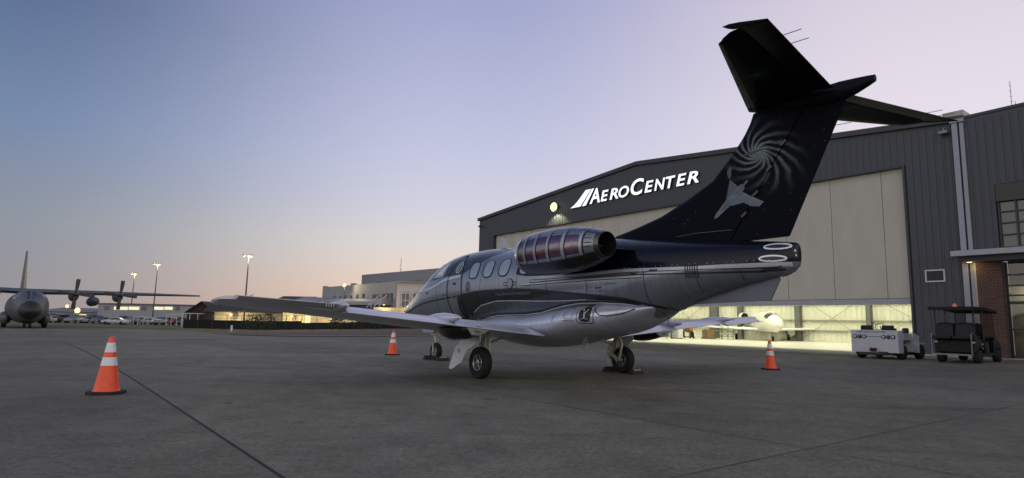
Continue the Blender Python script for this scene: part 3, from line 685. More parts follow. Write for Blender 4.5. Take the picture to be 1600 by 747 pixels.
for side in (1, -1):
    d_fill(fm, [(-1.52, 1.20), (-1.55, 1.25), (-1.60, 1.275), (-1.68, 1.275), (-1.73, 1.25), (-1.76, 1.20), (-1.76, 1.10), (-1.72, 1.05), (-1.64, 1.035), (-1.56, 1.05), (-1.52, 1.10)], 1, .012, (side,), fn=fair_y)
    d_fill(fm, oval(-1.61, 1.325, .022, .028), 1, .014, (side,), fn=fair_y); d_line(fm, [(-1.55, 1.295), (-1.68, 1.295)], .014, 1, .014, (side,), fn=fair_y)
    d_line(fm, [(-1.645, 1.09), (-1.645, 1.165)], .024, 3, .020, (side,), fn=fair_y); d_line(fm, [(-1.643, 1.16), (-1.59, 1.235)], .022, 3, .020, (side,), fn=fair_y); d_line(fm, [(-1.647, 1.16), (-1.70, 1.235)], .022, 3, .020, (side,), fn=fair_y)
    d_line(fm, [(-1.57, 1.085), (-1.62, 1.085)], .008, 3, .016, (side,), fn=fair_y); d_line(fm, [(-1.67, 1.085), (-1.72, 1.085)], .008, 3, .016, (side,), fn=fair_y)
fm.build('belly_fairing', [mp_fair, mline, mp_hull, mpale], jet, smooth=50, fix=False)
# ---- wings
def airf(t):                                   # (s 0..1 from nose to tail, height) closed loop
    n = 14; up_ = []; lo_ = []
    for i in range(n + 1):
        s_ = (1 - math.cos(math.pi * i / n)) / 2
        y = 5 * t * (.2969 * math.sqrt(s_) - .126 * s_ - .3516 * s_ ** 2 + .2843 * s_ ** 3 - .1036 * s_ ** 4)
        up_.append((s_, y)); lo_.append((s_, -y * .85))
    return up_[::-1] + lo_[1:-1]
def le_x(y): return 1.62 - (y - .8) * (1.62 - .40) / 5.3
def le_z(y): return .80 + (y - .8) * .0715
def te_x(y): return -.78 + (y - .8) * .23 / 5.3
def te_z(y): return .865 + (y - .8) * .0765       # undeflected trailing edge
mnav = M('nav_lens', (.12, .15, .14), .1, .3, coat=1)
mboot = M('deice_boot', (.06, .06, .065), .6)
mdarkm = M('dark_metal', (.06, .06, .065), .4, .6)
mchrome = M('bright_metal', (.55, .56, .58), .22, .9)
for side in (1, -1):
    mb = MB(); rings = []
    A_ = airf(.13)
    ys = [.4, .8, 1.4, 2.0, 2.6, 3.2, 3.8, 4.2, 4.56, 4.6, 5.0, 5.5, 5.9, 6.02]
    for y in ys:
        L0, T0, z0, z1 = le_x(y), te_x(y), le_z(y), te_z(y); ch = L0 - T0; cut = 0.80 if y < 6.03 else 1.0
        ring = []
        for s_, h in A_:
            s2 = min(s_, cut); h2 = h
            if s_ > cut: h2 = h * .9 + (.010 if h > 0 else -.008)
            ring.append((L0 - s2 * ch, y * side, z0 + (z1 - z0) * s2 + h2 * ch * (1.0 - .2 * (y / 6))))
        rings.append(ring)
    for k, (dy, sh) in enumerate(((.10, .93), (.155, .7), (.175, .25))):     # rounded tip
        y = 6.02 + dy; c0 = rings[13]; cx = sum(p[0] for p in c0) / len(c0); cz = sum(p[2] for p in c0) / len(c0)
        rings.append([(cx + (p[0] - cx) * (1 - (1 - sh) * .5), y * side, cz + (p[2] - cz) * sh) for p in c0])
    mb.loft(rings)
    wing = mb.build('wing', [mp_wing], jet, smooth=40)
    # flap, drooped a little; aileron, near neutral
    fl_ = MB(); rg = []
    for y in (.95, 1.6, 2.3, 3.0, 3.7, 4.52):
        hx = le_x(y) - .785 * (le_x(y) - te_x(y)); hz_ = le_z(y) + (te_z(y) - le_z(y)) * .785; tz = .69 + y * .0885
        rg.append([(hx + .02, y * side, hz_ + .055), (te_x(y) + .12, y * side, tz + .045), (te_x(y), y * side, tz + .006), (te_x(y), y * side, tz - .004), (te_x(y) + .14, y * side, tz - .02), (hx + .02, y * side, hz_ - .055)])
    fl_.loft(rg); fl_.build('flap', mp_wing, wing, smooth=30)
    ail_z = (lambda y: 1.205 + (y - 4.68) * .05) if side > 0 else (lambda y: 1.035 + (y - 4.6) * .092)      # left aileron up, right one down
    al = MB(); rg = []
    for y in (4.60, 5.1, 5.6, 6.0):
        hx = le_x(y) - .785 * (le_x(y) - te_x(y)); hz_ = le_z(y) + (te_z(y) - le_z(y)) * .785; tz = ail_z(y)
        rg.append([(hx + .02, y * side, hz_ + .042), (te_x(y), y * side, tz + .005), (te_x(y), y * side, tz - .005), (hx + .02, y * side, hz_ - .038)])
    al.loft(rg); al.build('aileron', mp_wing, wing, smooth=30)
    for y in (5.86, 5.45, 4.98):
        MB().tube([(te_x(y) + .05, y * side, ail_z(y)), (te_x(y) - .17, y * side, ail_z(y) + .02)], .0042, 5).build('static_wick', mdarkm, wing)
    for y, w_, x0, x1, hh in ((2.72, .13, -.80, .42, .10), (4.57, .12, -.74, .30, .085)):      # flap track bulges over the hinge
        g = MB(); rg = []
        for i in range(13):
            s_ = i / 12; x = x0 + (x1 - x0) * s_; zc = le_z(y) + (te_z(y) - le_z(y)) * ((le_x(y) - x) / (le_x(y) - te_x(y))) + .02
            k = max(.06, math.sin(math.pi * min(1, .04 + s_ * .92))) ** .8
            rg.append([(x, (y + w_ * k * math.cos(q)) * side, zc + hh * k * math.sin(q) + (.02 if y < 3 else .01)) for q in [2 * math.pi * j / 16 for j in range(16)]])
        g.loft(rg); g.build('flap_fairing', mp_wing, wing, smooth=50)
    g = MB(); rg = []
    for i in range(17):                                                              # dark boat shaped pod under the wing
        s_ = i / 16; x = .52 - 1.20 * s_; k = math.sin(math.pi * (s_ * .86 + .07)) ** .7; zt = .86 + .03 * s_
        rg.append([(x, (2.30 + .27 * k * math.cos(q)) * side, zt + (.205 * k * math.sin(q) if math.sin(q) < 0 else .03 * math.sin(q))) for q in [2 * math.pi * j / 20 for j in range(20)]])
    g.loft(rg); g.build('underwing_pod', [M('pod_black', (.012, .013, .015), .3, .1, coat=.4)], wing, smooth=50)
    g = MB(); g.prism([(-.69, 2.04 * side, .865), (-.69, 2.52 * side, .90), (-.66, 2.40 * side, .775), (-.64, 2.24 * side, .765)], (.02, 0, 0)); g.build('pod_end', M('pod_pale', (.30, .31, .27), .5), wing)
    g = MB(); g.lathe([(.005, .09), (.03, .075), (.045, .02), (.045, -.07), (.03, -.09)], (.30, 6.08 * side, 1.19), 'X', 12); g.build('navigation_light', mnav, wing, smooth=60)
    g = MB()
    for k in range(4): g.box((-.62 + .0 * k, (4.84 - .035 * k) * side, 1.19), (.012, .010, .055))
    g.build('vortex_strip', M('pale_tab', (.45, .45, .42), .5), wing)
    # leading edge boot
    bt = MB(); rg = []
    for y in [1.1 + .35 * i for i in range(14)]:
        L0, T0, z0, z1 = le_x(y), te_x(y), le_z(y), te_z(y); ch = L0 - T0; pts = [p for p in A_ if p[0] < .075]; n0 = len(pts)
        idx = [i for i, p in enumerate(A_) if p[0] < .075]
        rg.append([(L0 - A_[i][0] * ch + .004, y * side, z0 + (z1 - z0) * A_[i][0] + A_[i][1] * ch * (1 - .2 * y / 6) * 1.03) for i in idx])
    bt.loft(rg, closed=False, cap=False); bt.build('deice_boot', M('boot_grey', (.32, .32, .34), .35, .6), wing, smooth=60, fix=False)
# ---- fin, rudder, art
def art_material(name, cx, cz, ra, rb, axis, gain, stars=14):
    mt = bpy.data.materials.new(name); mt.use_nodes = True; t = mt.node_tree; nd = t.nodes; bs = nd['Principled BSDF']; L = t.links.new
    def mt_(op, a, b=None, c=None):
        n = nd.new('ShaderNodeMath'); n.operation = op
        for i, v in enumerate((a, b, c)):
            if v is None: continue
            if isinstance(v, (int, float)): n.inputs[i].default_value = v
            else: L(v, n.inputs[i])
        return n.outputs[0]
    tcn = nd.new('ShaderNodeTexCoord'); sp = nd.new('ShaderNodeSeparateXYZ'); L(tcn.outputs['Object'], sp.inputs[0])
    dx_ = mt_('SUBTRACT', sp.outputs[0], cx); dz_ = mt_('SUBTRACT', sp.outputs[axis], cz)
    # tilt the disc: rotate and squash
    c_, s_ = math.cos(R(35)), math.sin(R(35))
    a_ = mt_('ADD', mt_('MULTIPLY', dx_, c_), mt_('MULTIPLY', dz_, s_)); b_ = mt_('SUBTRACT', mt_('MULTIPLY', dz_, c_), mt_('MULTIPLY', dx_, s_))
    b2 = mt_('MULTIPLY', b_, ra / rb)
    r_ = mt_('SQRT', mt_('ADD', mt_('MULTIPLY', a_, a_), mt_('MULTIPLY', b2, b2)))
    th_ = mt_('ARCTAN2', b2, a_)
    no = nd.new('ShaderNodeTexNoise'); no.inputs['Scale'].default_value = 5; no.inputs['Detail'].default_value = 5; L(tcn.outputs['Object'], no.inputs['Vector'])
    ph = mt_('ADD', mt_('ADD', mt_('MULTIPLY', th_, 13), mt_('MULTIPLY', mt_('LOGARITHM', mt_('ADD', r_, .03), 2.718), -12.5)), mt_('MULTIPLY', no.outputs[0], 4.2))
    arm = mt_('POWER', mt_('MULTIPLY_ADD', mt_('SINE', ph), .5, .5), 2.6)
    fo = nd.new('ShaderNodeMapRange'); fo.interpolation_type = 'SMOOTHSTEP'; L(r_, fo.inputs[0]); fo.inputs[1].default_value = ra; fo.inputs[2].default_value = ra * .12; fo.inputs[3].default_value = 0; fo.inputs[4].default_value = 1
    core = nd.new('ShaderNodeMapRange'); core.interpolation_type = 'SMOOTHSTEP'; L(r_, core.inputs[0]); core.inputs[1].default_value = ra * .30; core.inputs[2].default_value = 0; core.inputs[3].default_value = 0; core.inputs[4].default_value = 1.3
    br = mt_('MULTIPLY', mt_('ADD', mt_('MULTIPLY', arm, mt_('POWER', fo.outputs[0], 1.3)), core.outputs[0]), mt_('MULTIPLY_ADD', no.outputs[0], 1.5, -.05))
    vo = nd.new('ShaderNodeTexVoronoi'); vo.inputs['Scale'].default_value = stars; L(tcn.outputs['Object'], vo.inputs['Vector'])
    st = nd.new('ShaderNodeMapRange'); L(vo.outputs['Distance'], st.inputs[0]); st.inputs[1].default_value = .11; st.inputs[2].default_value = .04; st.inputs[3].default_value = 0; st.inputs[4].default_value = 1
    vc = nd.new('ShaderNodeSeparateXYZ'); L(vo.outputs['Color'], vc.inputs[0]); gate = mt_('POWER', vc.outputs[0], 3.0)
    tot = mt_('MULTIPLY', mt_('ADD', mt_('MULTIPLY', br, gain), mt_('MULTIPLY', mt_('MULTIPLY', st.outputs[0], gate), .45)), 1.0)
    mx = nd.new('ShaderNodeMix'); mx.data_type = 'RGBA'; L(tot, mx.inputs[0]); mx.inputs[6].default_value = (.005, .006, .010, 1); mx.inputs[7].default_value = (.56, .66, .67, 1); mx.clamp_factor = True
    L(mx.outputs[2], bs.inputs['Base Color']); bs.inputs['Roughness'].default_value = .45; bs.inputs['Specular IOR Level'].default_value = .04
    return mt
mart = art_material('galaxy_art', -4.46, 3.44, .86, .62, 2, .42)
FLE = [(2.20, -1.2), (2.45, -1.40), (2.56, -1.58), (2.66, -2.1), (2.78, -2.6), (2.97, -3.11), (3.2, -3.62), (3.5, -3.94), (3.76, -4.17), (3.95, -4.29), (4.12, -4.36)]
def fle(z):
    for a, b in zip(FLE, FLE[1:]):
        if z <= b[0]: return a[1] + (b[1] - a[1]) * (z - a[0]) / (b[0] - a[0])
    return FLE[-1][1]
def fte(z): return -4.80 - (z - 2.19) * .493
def fhg(z): return -4.03 - (z - 2.35) * .69
def fth(x, z):
    d_ = max(0, fle(z) - x); e = max(0, x - fte(z)); return .085 * min(1, d_ / .45) ** .6 * min(1, (e + .02) / .95) ** .85 + .004
def slab(name, fa, fb, zs, n, mat, parent, thf):
    mb = MB(); rings = []
    for z in zs:
        pts = [fa(z) + (fb(z) - fa(z)) * i / n for i in range(n + 1)]
        rings.append([(x, thf(x, z), z) for x in pts] + [(x, -thf(x, z), z) for x in reversed(pts)])
    mb.loft(rings); return mb.build(name, mat, parent, smooth=35)
fin = slab('vertical_fin', fle, lambda z: fhg(z) + .012, [2.10, 2.22, 2.35, 2.45, 2.56, 2.62, 2.7, 2.78, 2.88, 2.97, 3.08, 3.2, 3.35, 3.5, 3.65, 3.8, 3.95, 4.08], 14, mart, jet, fth)
slab('rudder', lambda z: fhg(z) - .012, fte, [2.235, 2.5, 2.8, 3.1, 3.4, 3.7, 3.93], 10, mart, fin, fth)
g = MB(); vs = []
# generic grey dart glider painted on the fin (stand-in artwork)
mdart = M('dart_art', (.095, .125, .16), .4, var=.3, scale=14); mdart2 = M('dart_shade', (.055, .07, .09), .4)
def on_fin(px, pz, o): return (px, fth(px, pz) + o, pz)
def flat(g, poly, o, mi):
    n = len(poly); cx = sum(p[0] for p in poly) / n; cz = sum(p[1] for p in poly) / n
    g.add([on_fin(cx, cz, o)] + [on_fin(p[0], p[1], o) for p in poly], [(0, 1 + i, 1 + (i + 1) % n) for i in range(n)], mi)
ox, oz = -4.02, 2.87
def rot(p, a=R(40), k=1.0): return (ox - (p[0] * math.cos(a) - p[1] * math.sin(a)) * k, oz + (p[0] * math.sin(a) + p[1] * math.cos(a)) * k)
A0 = 0
# plain swept wing dart, nose to the lower left
flat(g, [rot(p) for p in ((-.12, .03), (.20, .40), (.29, .40), (.16, .03))], .004, 1)
flat(g, [rot(p) for p in ((-.12, -.03), (.20, -.40), (.29, -.40), (.16, -.03))], .004, 0)
flat(g, [rot(p) for p in ((-.42, .0), (-.36, .03), (-.10, .055), (.22, .05), (.27, .0), (.22, -.05), (-.10, -.055), (-.36, -.03))], .007, 0)
flat(g, [rot(p) for p in ((-.26, .0), (-.20, .025), (-.08, .025), (-.05, .0), (-.08, -.025), (-.20, -.025))], .010, 1)
flat(g, [rot(p) for p in ((.08, .008), (.34, .02), (.34, -.02), (.08, -.008))], .010, 1)
g.build('tail_artwork', [mdart, mdart2], fin, fix=False)
g = MB(); g.tube([(-3.0, .10, 2.40), (-3.4, .10, 2.415), (-4.0, .105, 2.40)], .006, 5); g.tube([(-4.52, .085, 3.50), (-4.22, .08, 3.47)], .014, 6); g.build('fin_fittings', M('fitting', (.10, .10, .09), .5), fin)
for z in (3.52, 3.20, 2.88, 2.60): MB().box((fhg(z), .09, z), (.10, .03, .035), mat=Matrix.Rotation(R(35), 3, 'Y')).build('rudder_hinge', mdarkm, fin)
# ventral fin
vf = MB(); vf.prism([(-2.9, -.012, 1.42), (-3.30, -.012, 1.335), (-4.52, -.012, 1.375), (-4.67, -.012, 1.66), (-4.6, -.012, 1.74), (-3.2, -.012, 1.55)], (0, .024, 0)); vf.build('ventral_fin', M('ventral_paint', (.115, .125, .16), .4, .3, var=.12, scale=2), jet, bevel=.005)
# tail bullet
bl = MB(); rg = []
for x, zc, ry, rz in ((-4.42, 4.11, .02, .02), (-4.55, 4.10, .05, .05), (-4.75, 4.08, .09, .085), (-5.1, 4.045, .125, .13), (-5.4, 4.035, .12, .14), (-5.6, 4.045, .10, .135), (-5.8, 4.065, .07, .10), (-5.95, 4.085, .045, .065), (-6.02, 4.095, .03, .045)):
    rg.append([(x, ry * math.cos(q), zc + rz * math.sin(q)) for q in [2 * math.pi * j / 20 for j in range(20)]])
bl.loft(rg); bl.build('tail_bullet', M('bullet_black', (.005, .005, .008), .5, spec=.1), jet, smooth=50)
msart = art_material('tail_art', -5.15, 1.2, .36, .30, 1, .10, 16)
for side in (1, -1):
    def slx(y): return -4.27 - y * .484
    def shx(y): return -5.27 - y * .20
    def stx(y): return -5.545 - y * .222
    st = MB(); rings = []
    for y in (0, .3, .7, 1.1, 1.5, 1.9, 2.2, 2.30, 2.34, 2.36):
        k = 1 if y < 2.25 else (1 - ((y - 2.2) / .17) ** 2 * .9)
        ring = []; n = 10; t_ = .050 * (1 - y * .18) * max(.15, k); a0, b0 = slx(y) - (0 if y < 2.25 else (y - 2.25) * 1.5), shx(y) + .012
        for i in range(n + 1):
            s_ = i / n; x = a0 + (b0 - a0) * s_; h = t_ * min(1, (s_ / .30)) ** .5 * (1 - .35 * max(0, s_ - .4) / .6)
            ring.append((x, y * side, 4.13 + h))
        for i in range(n, -1, -1):
            s_ = i / n; x = a0 + (b0 - a0) * s_; h = t_ * min(1, (s_ / .30)) ** .5 * (1 - .35 * max(0, s_ - .4) / .6)
            ring.append((x, y * side, 4.13 - h - .001))
        rings.append(ring)
    st.loft(rings); stab = st.build('tailplane', msart, jet, smooth=40)
    bt = MB(); rg = []
    for y in [.22 + .2 * i for i in range(11)]:
        t_ = .050 * (1 - y * .18); L_ = slx(y); ch = shx(y) - L_
        f_ = lambda s_: t_ * min(1, s_ / .30) ** .5
        rg.append([(L_ + ch * s_, y * side, 4.13 + f_(s_) + .003) for s_ in (.14, .08, .03)] + [(L_ + .004, y * side, 4.13)] + [(L_ + ch * s_, y * side, 4.13 - f_(s_) - .004) for s_ in (.03, .08, .14)])
    bt.loft(rg, closed=False, cap=False); bt.build('deice_boot', M('tail_boot', (.035, .038, .042), .5, .1), stab, smooth=60, fix=False)
    # elevator drooped, its horn raised ahead of the hinge
    el = MB(); dl = R(13)
    def E_(s_, y, h): # s_ behind the hinge
        return (shx(y) - s_ * math.cos(dl) - h * math.sin(dl), y * side, 4.13 - s_ * math.sin(dl) + h * math.cos(dl))
    rg = []
    for y in (.16, .6, 1.1, 1.6, 2.1, 2.375, 2.38, 2.42, 2.45):
        c_ = shx(y) - stx(y); s0 = .0
        if y >= 2.38: s0 = -.17 - (y - 2.38) * .6
        h0 = .030 * (1 - y * .15); 
        if y >= 2.38: rg.append([E_(s0, y, 0), E_(s0 * .6, y, .018), E_(0, y, h0), E_(c_, y, .004), E_(c_, y, -.004), E_(0, y, -h0), E_(s0 * .6, y, -.018), E_(s0, y, -.002)])
        else: rg.append([E_(-.035, y, .0), E_(-.03, y, h0 * .4), E_(.01, y, h0 * .9), E_(c_, y, .004), E_(c_, y, -.004), E_(.01, y, -h0 * .9), E_(-.03, y, -h0 * .4), E_(-.035, y, -.002)])
    el.loft(rg); el.build('elevator', msart, stab, smooth=30)
    for y in (2.0, 1.75):
        q = E_(shx(y) - stx(y), y, 0); MB().tube([q, (q[0] - .20, q[1], q[2] - .01)], .0045, 5).build('static_wick', mdarkm, stab)
# ---- engines
def engine(side):
    root = None
    cx_, yc, zc = 0, 1.30 * side, 2.185
    prof = [(-.72, .27), (-.705, .30), (-.74, .325), (-.86, .35), (-1.05, .368), (-1.3, .38), (-1.6, .38), (-1.95, .358), (-2.25, .31), (-2.45, .262), (-2.60, .218)]
    mb = MB(); rings = []; n = 48
    def cen(x): return zc + (x + 1.4) * -.012
    for x, r_ in prof: rings.append([(x, yc + r_ * math.cos(q) * .97, cen(x) + r_ * math.sin(q)) for q in [2 * math.pi * j / n for j in range(n)]])
    mb.loft(rings, cap=False)
    fin_ = [[(x, yc + r_ * math.cos(q), cen(x) + r_ * math.sin(q)) for q in [2 * math.pi * j / n for j in range(n)]] for x, r_ in ((-.72, .27), (-.83, .25), (-1.1, .25))]
    mb.loft(fin_, cap=False)
    pf = sorted((x, r_) for x, r_ in prof[2:])
    def P(x, a, off):     # a: angle over the outer side, 0 = straight outboard
        r_ = interp(pf, x) + off; return (x, yc + side * r_ * math.cos(a) * .97, cen(x) + r_ * math.sin(a))
    def patch(x0, x1, a0, a1, mi, off, nx=10, na=14, rnd=0):
        vs = []
        for i in range(nx + 1):
            x = x0 + (x1 - x0) * i / nx; sh = 0
            for k in range(na + 1):
                vs.append(P(x, a0 + (a1 - a0) * k / na, off))
        w = na + 1; mb.add(vs, [(i * w + k, i * w + k + 1, (i + 1) * w + k + 1, (i + 1) * w + k) for i in range(nx) for k in range(na)], mi)
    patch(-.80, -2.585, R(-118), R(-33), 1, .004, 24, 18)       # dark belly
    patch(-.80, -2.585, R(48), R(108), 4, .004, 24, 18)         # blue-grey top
    patch(-.82, -2.57, R(-33), R(48), 2, .004, 24, 18)         # riveted panel field
    spans = [(-.86, -1.02), (-1.09, -1.32), (-1.39, -1.64), (-1.71, -1.98), (-2.06, -2.33)]
    for (a, b) in spans:
        patch(a, b, R(-25), R(33), 3, .007, 6, 14)
        for xx in (a + .012, b - .012): patch(xx + .012, xx - .012, R(-25), R(33), 5, .010, 1, 14)
        patch(a, b, R(33), R(36), 5, .010, 6, 2); patch(a, b, R(-28), R(-25), 5, .010, 6, 2)
        patch(a - .02, b + .02, R(0), R(9), 2, .010, 6, 4)
    for (a, b) in zip([-.845] + [q[1] for q in spans], [q[0] for q in spans] + [-2.40]):
        c_ = (a + b) / 2; w_ = min(.035, abs(a - b) / 2 - .008)
        patch(c_ + w_, c_ - w_, R(-32), R(46), 5, .020, 2, 18); patch(c_ + w_, c_ + w_ + .012, R(-32), R(46), 6, .012, 1, 18); patch(c_ - w_, c_ - w_ - .012, R(-32), R(46), 6, .012, 1, 18)
    for q_ in (-33, -10, 4, 20, 46): patch(-2.42, -2.56, R(q_), R(q_ + 3), 6, .008, 4, 1)
    patch(-2.40, -2.412, R(-118), R(108), 6, .009, 1, 30)
    for k in range(24): patch(-.86 - k * .071, -.872 - k * .071, R(-30.5), R(-28.8), 5, .008, 1, 1); 
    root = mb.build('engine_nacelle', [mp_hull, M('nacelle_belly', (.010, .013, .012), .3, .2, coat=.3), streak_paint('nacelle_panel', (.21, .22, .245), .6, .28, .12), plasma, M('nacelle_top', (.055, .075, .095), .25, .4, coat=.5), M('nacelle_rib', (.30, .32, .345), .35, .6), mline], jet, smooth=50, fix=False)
    ex = MB()
    rg = [[(x, yc + r_ * math.cos(q), cen(x) + r_ * math.sin(q)) for q in [2 * math.pi * j / 40 for j in range(40)]] for x, r_ in ((-2.58, .221), (-2.64, .208), (-2.665, .200), (-2.665, .190), (-2.5, .175), (-2.2, .165))]
    ex.loft(rg, cap=False); ex.lathe([(.16, -2.21), (.10, -2.20), (.09, -2.35), (.05, -2.48), (.005, -2.55)], (0, yc, zc), 'X', 24, 1)
    ex.build('exhaust', [M('burnt_metal', (.10, .095, .09), .3, .85), mdarkm], root, smooth=50, fix=False)
    fa = MB(); fa.lathe([(.25, -1.08), (.08, -1.06), (.06, -.94), (.005, -.86)], (0, yc, zc), 'X', 32); fa.build('fan', mdarkm, root, smooth=40)
    lp = MB(); rg = [[(x, yc + r_ * math.cos(q) * .985, cen(x) + r_ * math.sin(q)) for q in [2 * math.pi * j / 40 for j in range(40)]] for x, r_ in ((-.75, .262), (-.715, .27), (-.695, .29), (-.715, .318), (-.78, .338), (-.84, .350))]
    lp.loft(rg, cap=False); lp.build('intake_lip', mchrome, root, smooth=60, fix=False)
    py = MB(); py.loft([[(x, y, zc + h) for x, h in ((-.95, .0), (-1.1, .07), (-1.6, .085), (-2.2, .06), (-2.5, .0), (-2.2, -.07), (-1.6, -.10), (-1.1, -.07))] for y in (.45 * side, 1.05 * side)]); py.build('pylon', mnavy, root, smooth=40)
def plasma_mat():
    mt = bpy.data.materials.new('purple_pane_art'); mt.use_nodes = True; t = mt.node_tree; nd = t.nodes; bs = nd['Principled BSDF']; L = t.links.new
    tcn = nd.new('ShaderNodeTexCoord'); no = nd.new('ShaderNodeTexNoise'); no.inputs['Scale'].default_value = 9; no.inputs['Detail'].default_value = 6; no.inputs['Roughness'].default_value = .7; L(tcn.outputs['Object'], no.inputs['Vector'])
    sp = nd.new('ShaderNodeSeparateXYZ'); L(tcn.outputs['Object'], sp.inputs[0])
    m1 = nd.new('ShaderNodeMath'); m1.operation = 'MULTIPLY_ADD'; L(no.outputs[0], m1.inputs[0]); m1.inputs[1].default_value = .12; m1.inputs[2].default_value = -.06
    m2 = nd.new('ShaderNodeMath'); m2.operation = 'ADD'; L(sp.outputs[2], m2.inputs[0]); L(m1.outputs[0], m2.inputs[1])
    m3 = nd.new('ShaderNodeMapRange'); L(m2.outputs[0], m3.inputs[0]); m3.inputs[1].default_value = 2.03; m3.inputs[2].default_value = 2.40
    rp = nd.new('ShaderNodeValToRGB'); cr = rp.color_ramp; cr.elements[0].position = 0; cr.elements[0].color = (.030, .012, .055, 1); cr.elements[1].position = 1; cr.elements[1].color = (.035, .028, .11, 1)
    for p, c in ((.22, (.075, .022, .050)), (.38, (.16, .075, .065)), (.5, (.30, .30, .34)), (.62, (.14, .065, .085)), (.78, (.06, .025, .11))): e = cr.elements.new(p); e.color = (*c, 1)
    L(m3.outputs[0], rp.inputs[0]); L(rp.outputs[0], bs.inputs['Base Color']); bs.inputs['Roughness'].default_value = .3; bs.inputs['Metallic'].default_value = .3; bs.inputs['Coat Weight'].default_value = .4
    return mt
plasma = plasma_mat()
engine(1); engine(-1)
# oval exhaust rims painted/fitted at the tail end
for side in (1, -1):
    for (cx, cz, mi_c) in ((-4.745, 2.08, 0), (-4.705, 1.92, 0), (-4.69, 1.778, 1)):
        g = MB()
        if mi_c == 0: d_line(g, oval(cx, cz, .150, .036), .020, 0, .010, (side,), fn=hull_y, close=True, step=.02); d_fill(g, oval(cx, cz, .135, .028), 1, .009, (side,), fn=hull_y)
        else: d_fill(g, oval(cx, cz, .14, .022), 1, .009, (side,), fn=hull_y)
        g.build('tail_port', [M('rim_white', (.75, .76, .78), .3, .2), mdarkm], jet, fix=False)
# antenna, beacon, lower mast, tail light
g = MB(); g.prism([(2.14, -.012, 2.60), (2.02, -.010, 2.90), (1.86, -.010, 2.855), (1.80, -.012, 2.60)], (0, .024, 0)); g.build('blade_antenna', M('antenna_paint', (.38, .40, .45), .4), jet, bevel=.006)
g = MB(); g.prism([(-.70, -.012, .66), (-.74, -.01, .52), (-.82, -.01, .52), (-.84, -.012, .68)], (0, .024, 0)); g.build('belly_antenna', M('antenna_paint', (.38, .40, .45), .4), jet, bevel=.005)
for z in (3.80, 3.62): MB().tube([(fte(z) + .05, 0, z), (fte(z) - .2, 0, z - .015)], .0045, 5).build('static_wick', mdarkm, jet)
g = MB()
for y in (.25, .21): g.lathe([(.004, -4.945), (.016, -4.94), (.016, -4.88)], (0, y * .3, 2.02 if y > .23 else 1.96), 'X', 10)
g.build('tail_light', M('tail_lens', (.8, .8, .8), .1, coat=1), jet)
# ---- landing gear
mtyre = M('tyre_rubber', (.007, .007, .007), .8, var=.3, scale=20)
mrim = M('wheel_rim', (.34, .34, .33), .3, .8)
mstrut = M('gear_paint', (.42, .42, .36), .45, .2, var=.2)
def wheel(parent, c, r, w, rimr):
    t = MB(); x, y, z = c
    t.lathe([(rimr, -w * .42), (r * .80, -w * .5), (r * .93, -w * .46), (r * .99, -w * .28), (r, 0), (r * .99, w * .28), (r * .93, w * .46), (r * .80, w * .5), (rimr, w * .42)], c, 'Y', 36, cap=False)
    for gq in (-.18, 0, .18): t.lathe([(r * .993, w * (gq - .02)), (r * 1.004, w * (gq - .02)), (r * 1.004, w * (gq + .02)), (r * .993, w * (gq + .02))], c, 'Y', 36, cap=False)
    t.build('tyre', mtyre, parent, smooth=50)
    m_ = MB()
    for s_ in (-1, 1):
        m_.lathe([(rimr * 1.02, w * .42 * s_), (rimr * .95, w * .46 * s_), (rimr * .86, w * .42 * s_), (rimr * .80, w * .26 * s_)], c, 'Y', 28, cap=False)
        m_.lathe([(rimr * .81, w * .25 * s_), (rimr * .40, w * .23 * s_)], c, 'Y', 28, 1, cap=False)
        m_.lathe([(rimr * .42, w * .22 * s_), (rimr * .36, w * .40 * s_), (rimr * .16, w * .44 * s_), (.004, w * .44 * s_)], c, 'Y', 28)
        for k in range(6):
            q = 2 * math.pi * k / 6; d0 = Vector((math.cos(q), 0, math.sin(q))); cc = Vector(c) + Vector((0, w * .31 * s_, 0))
            m_.tube([cc + d0 * rimr * .34, cc + d0 * rimr * .86], [rimr * .13, rimr * .10], 6)
    m_.build('rim', [mrim, mdarkm], parent, smooth=40)
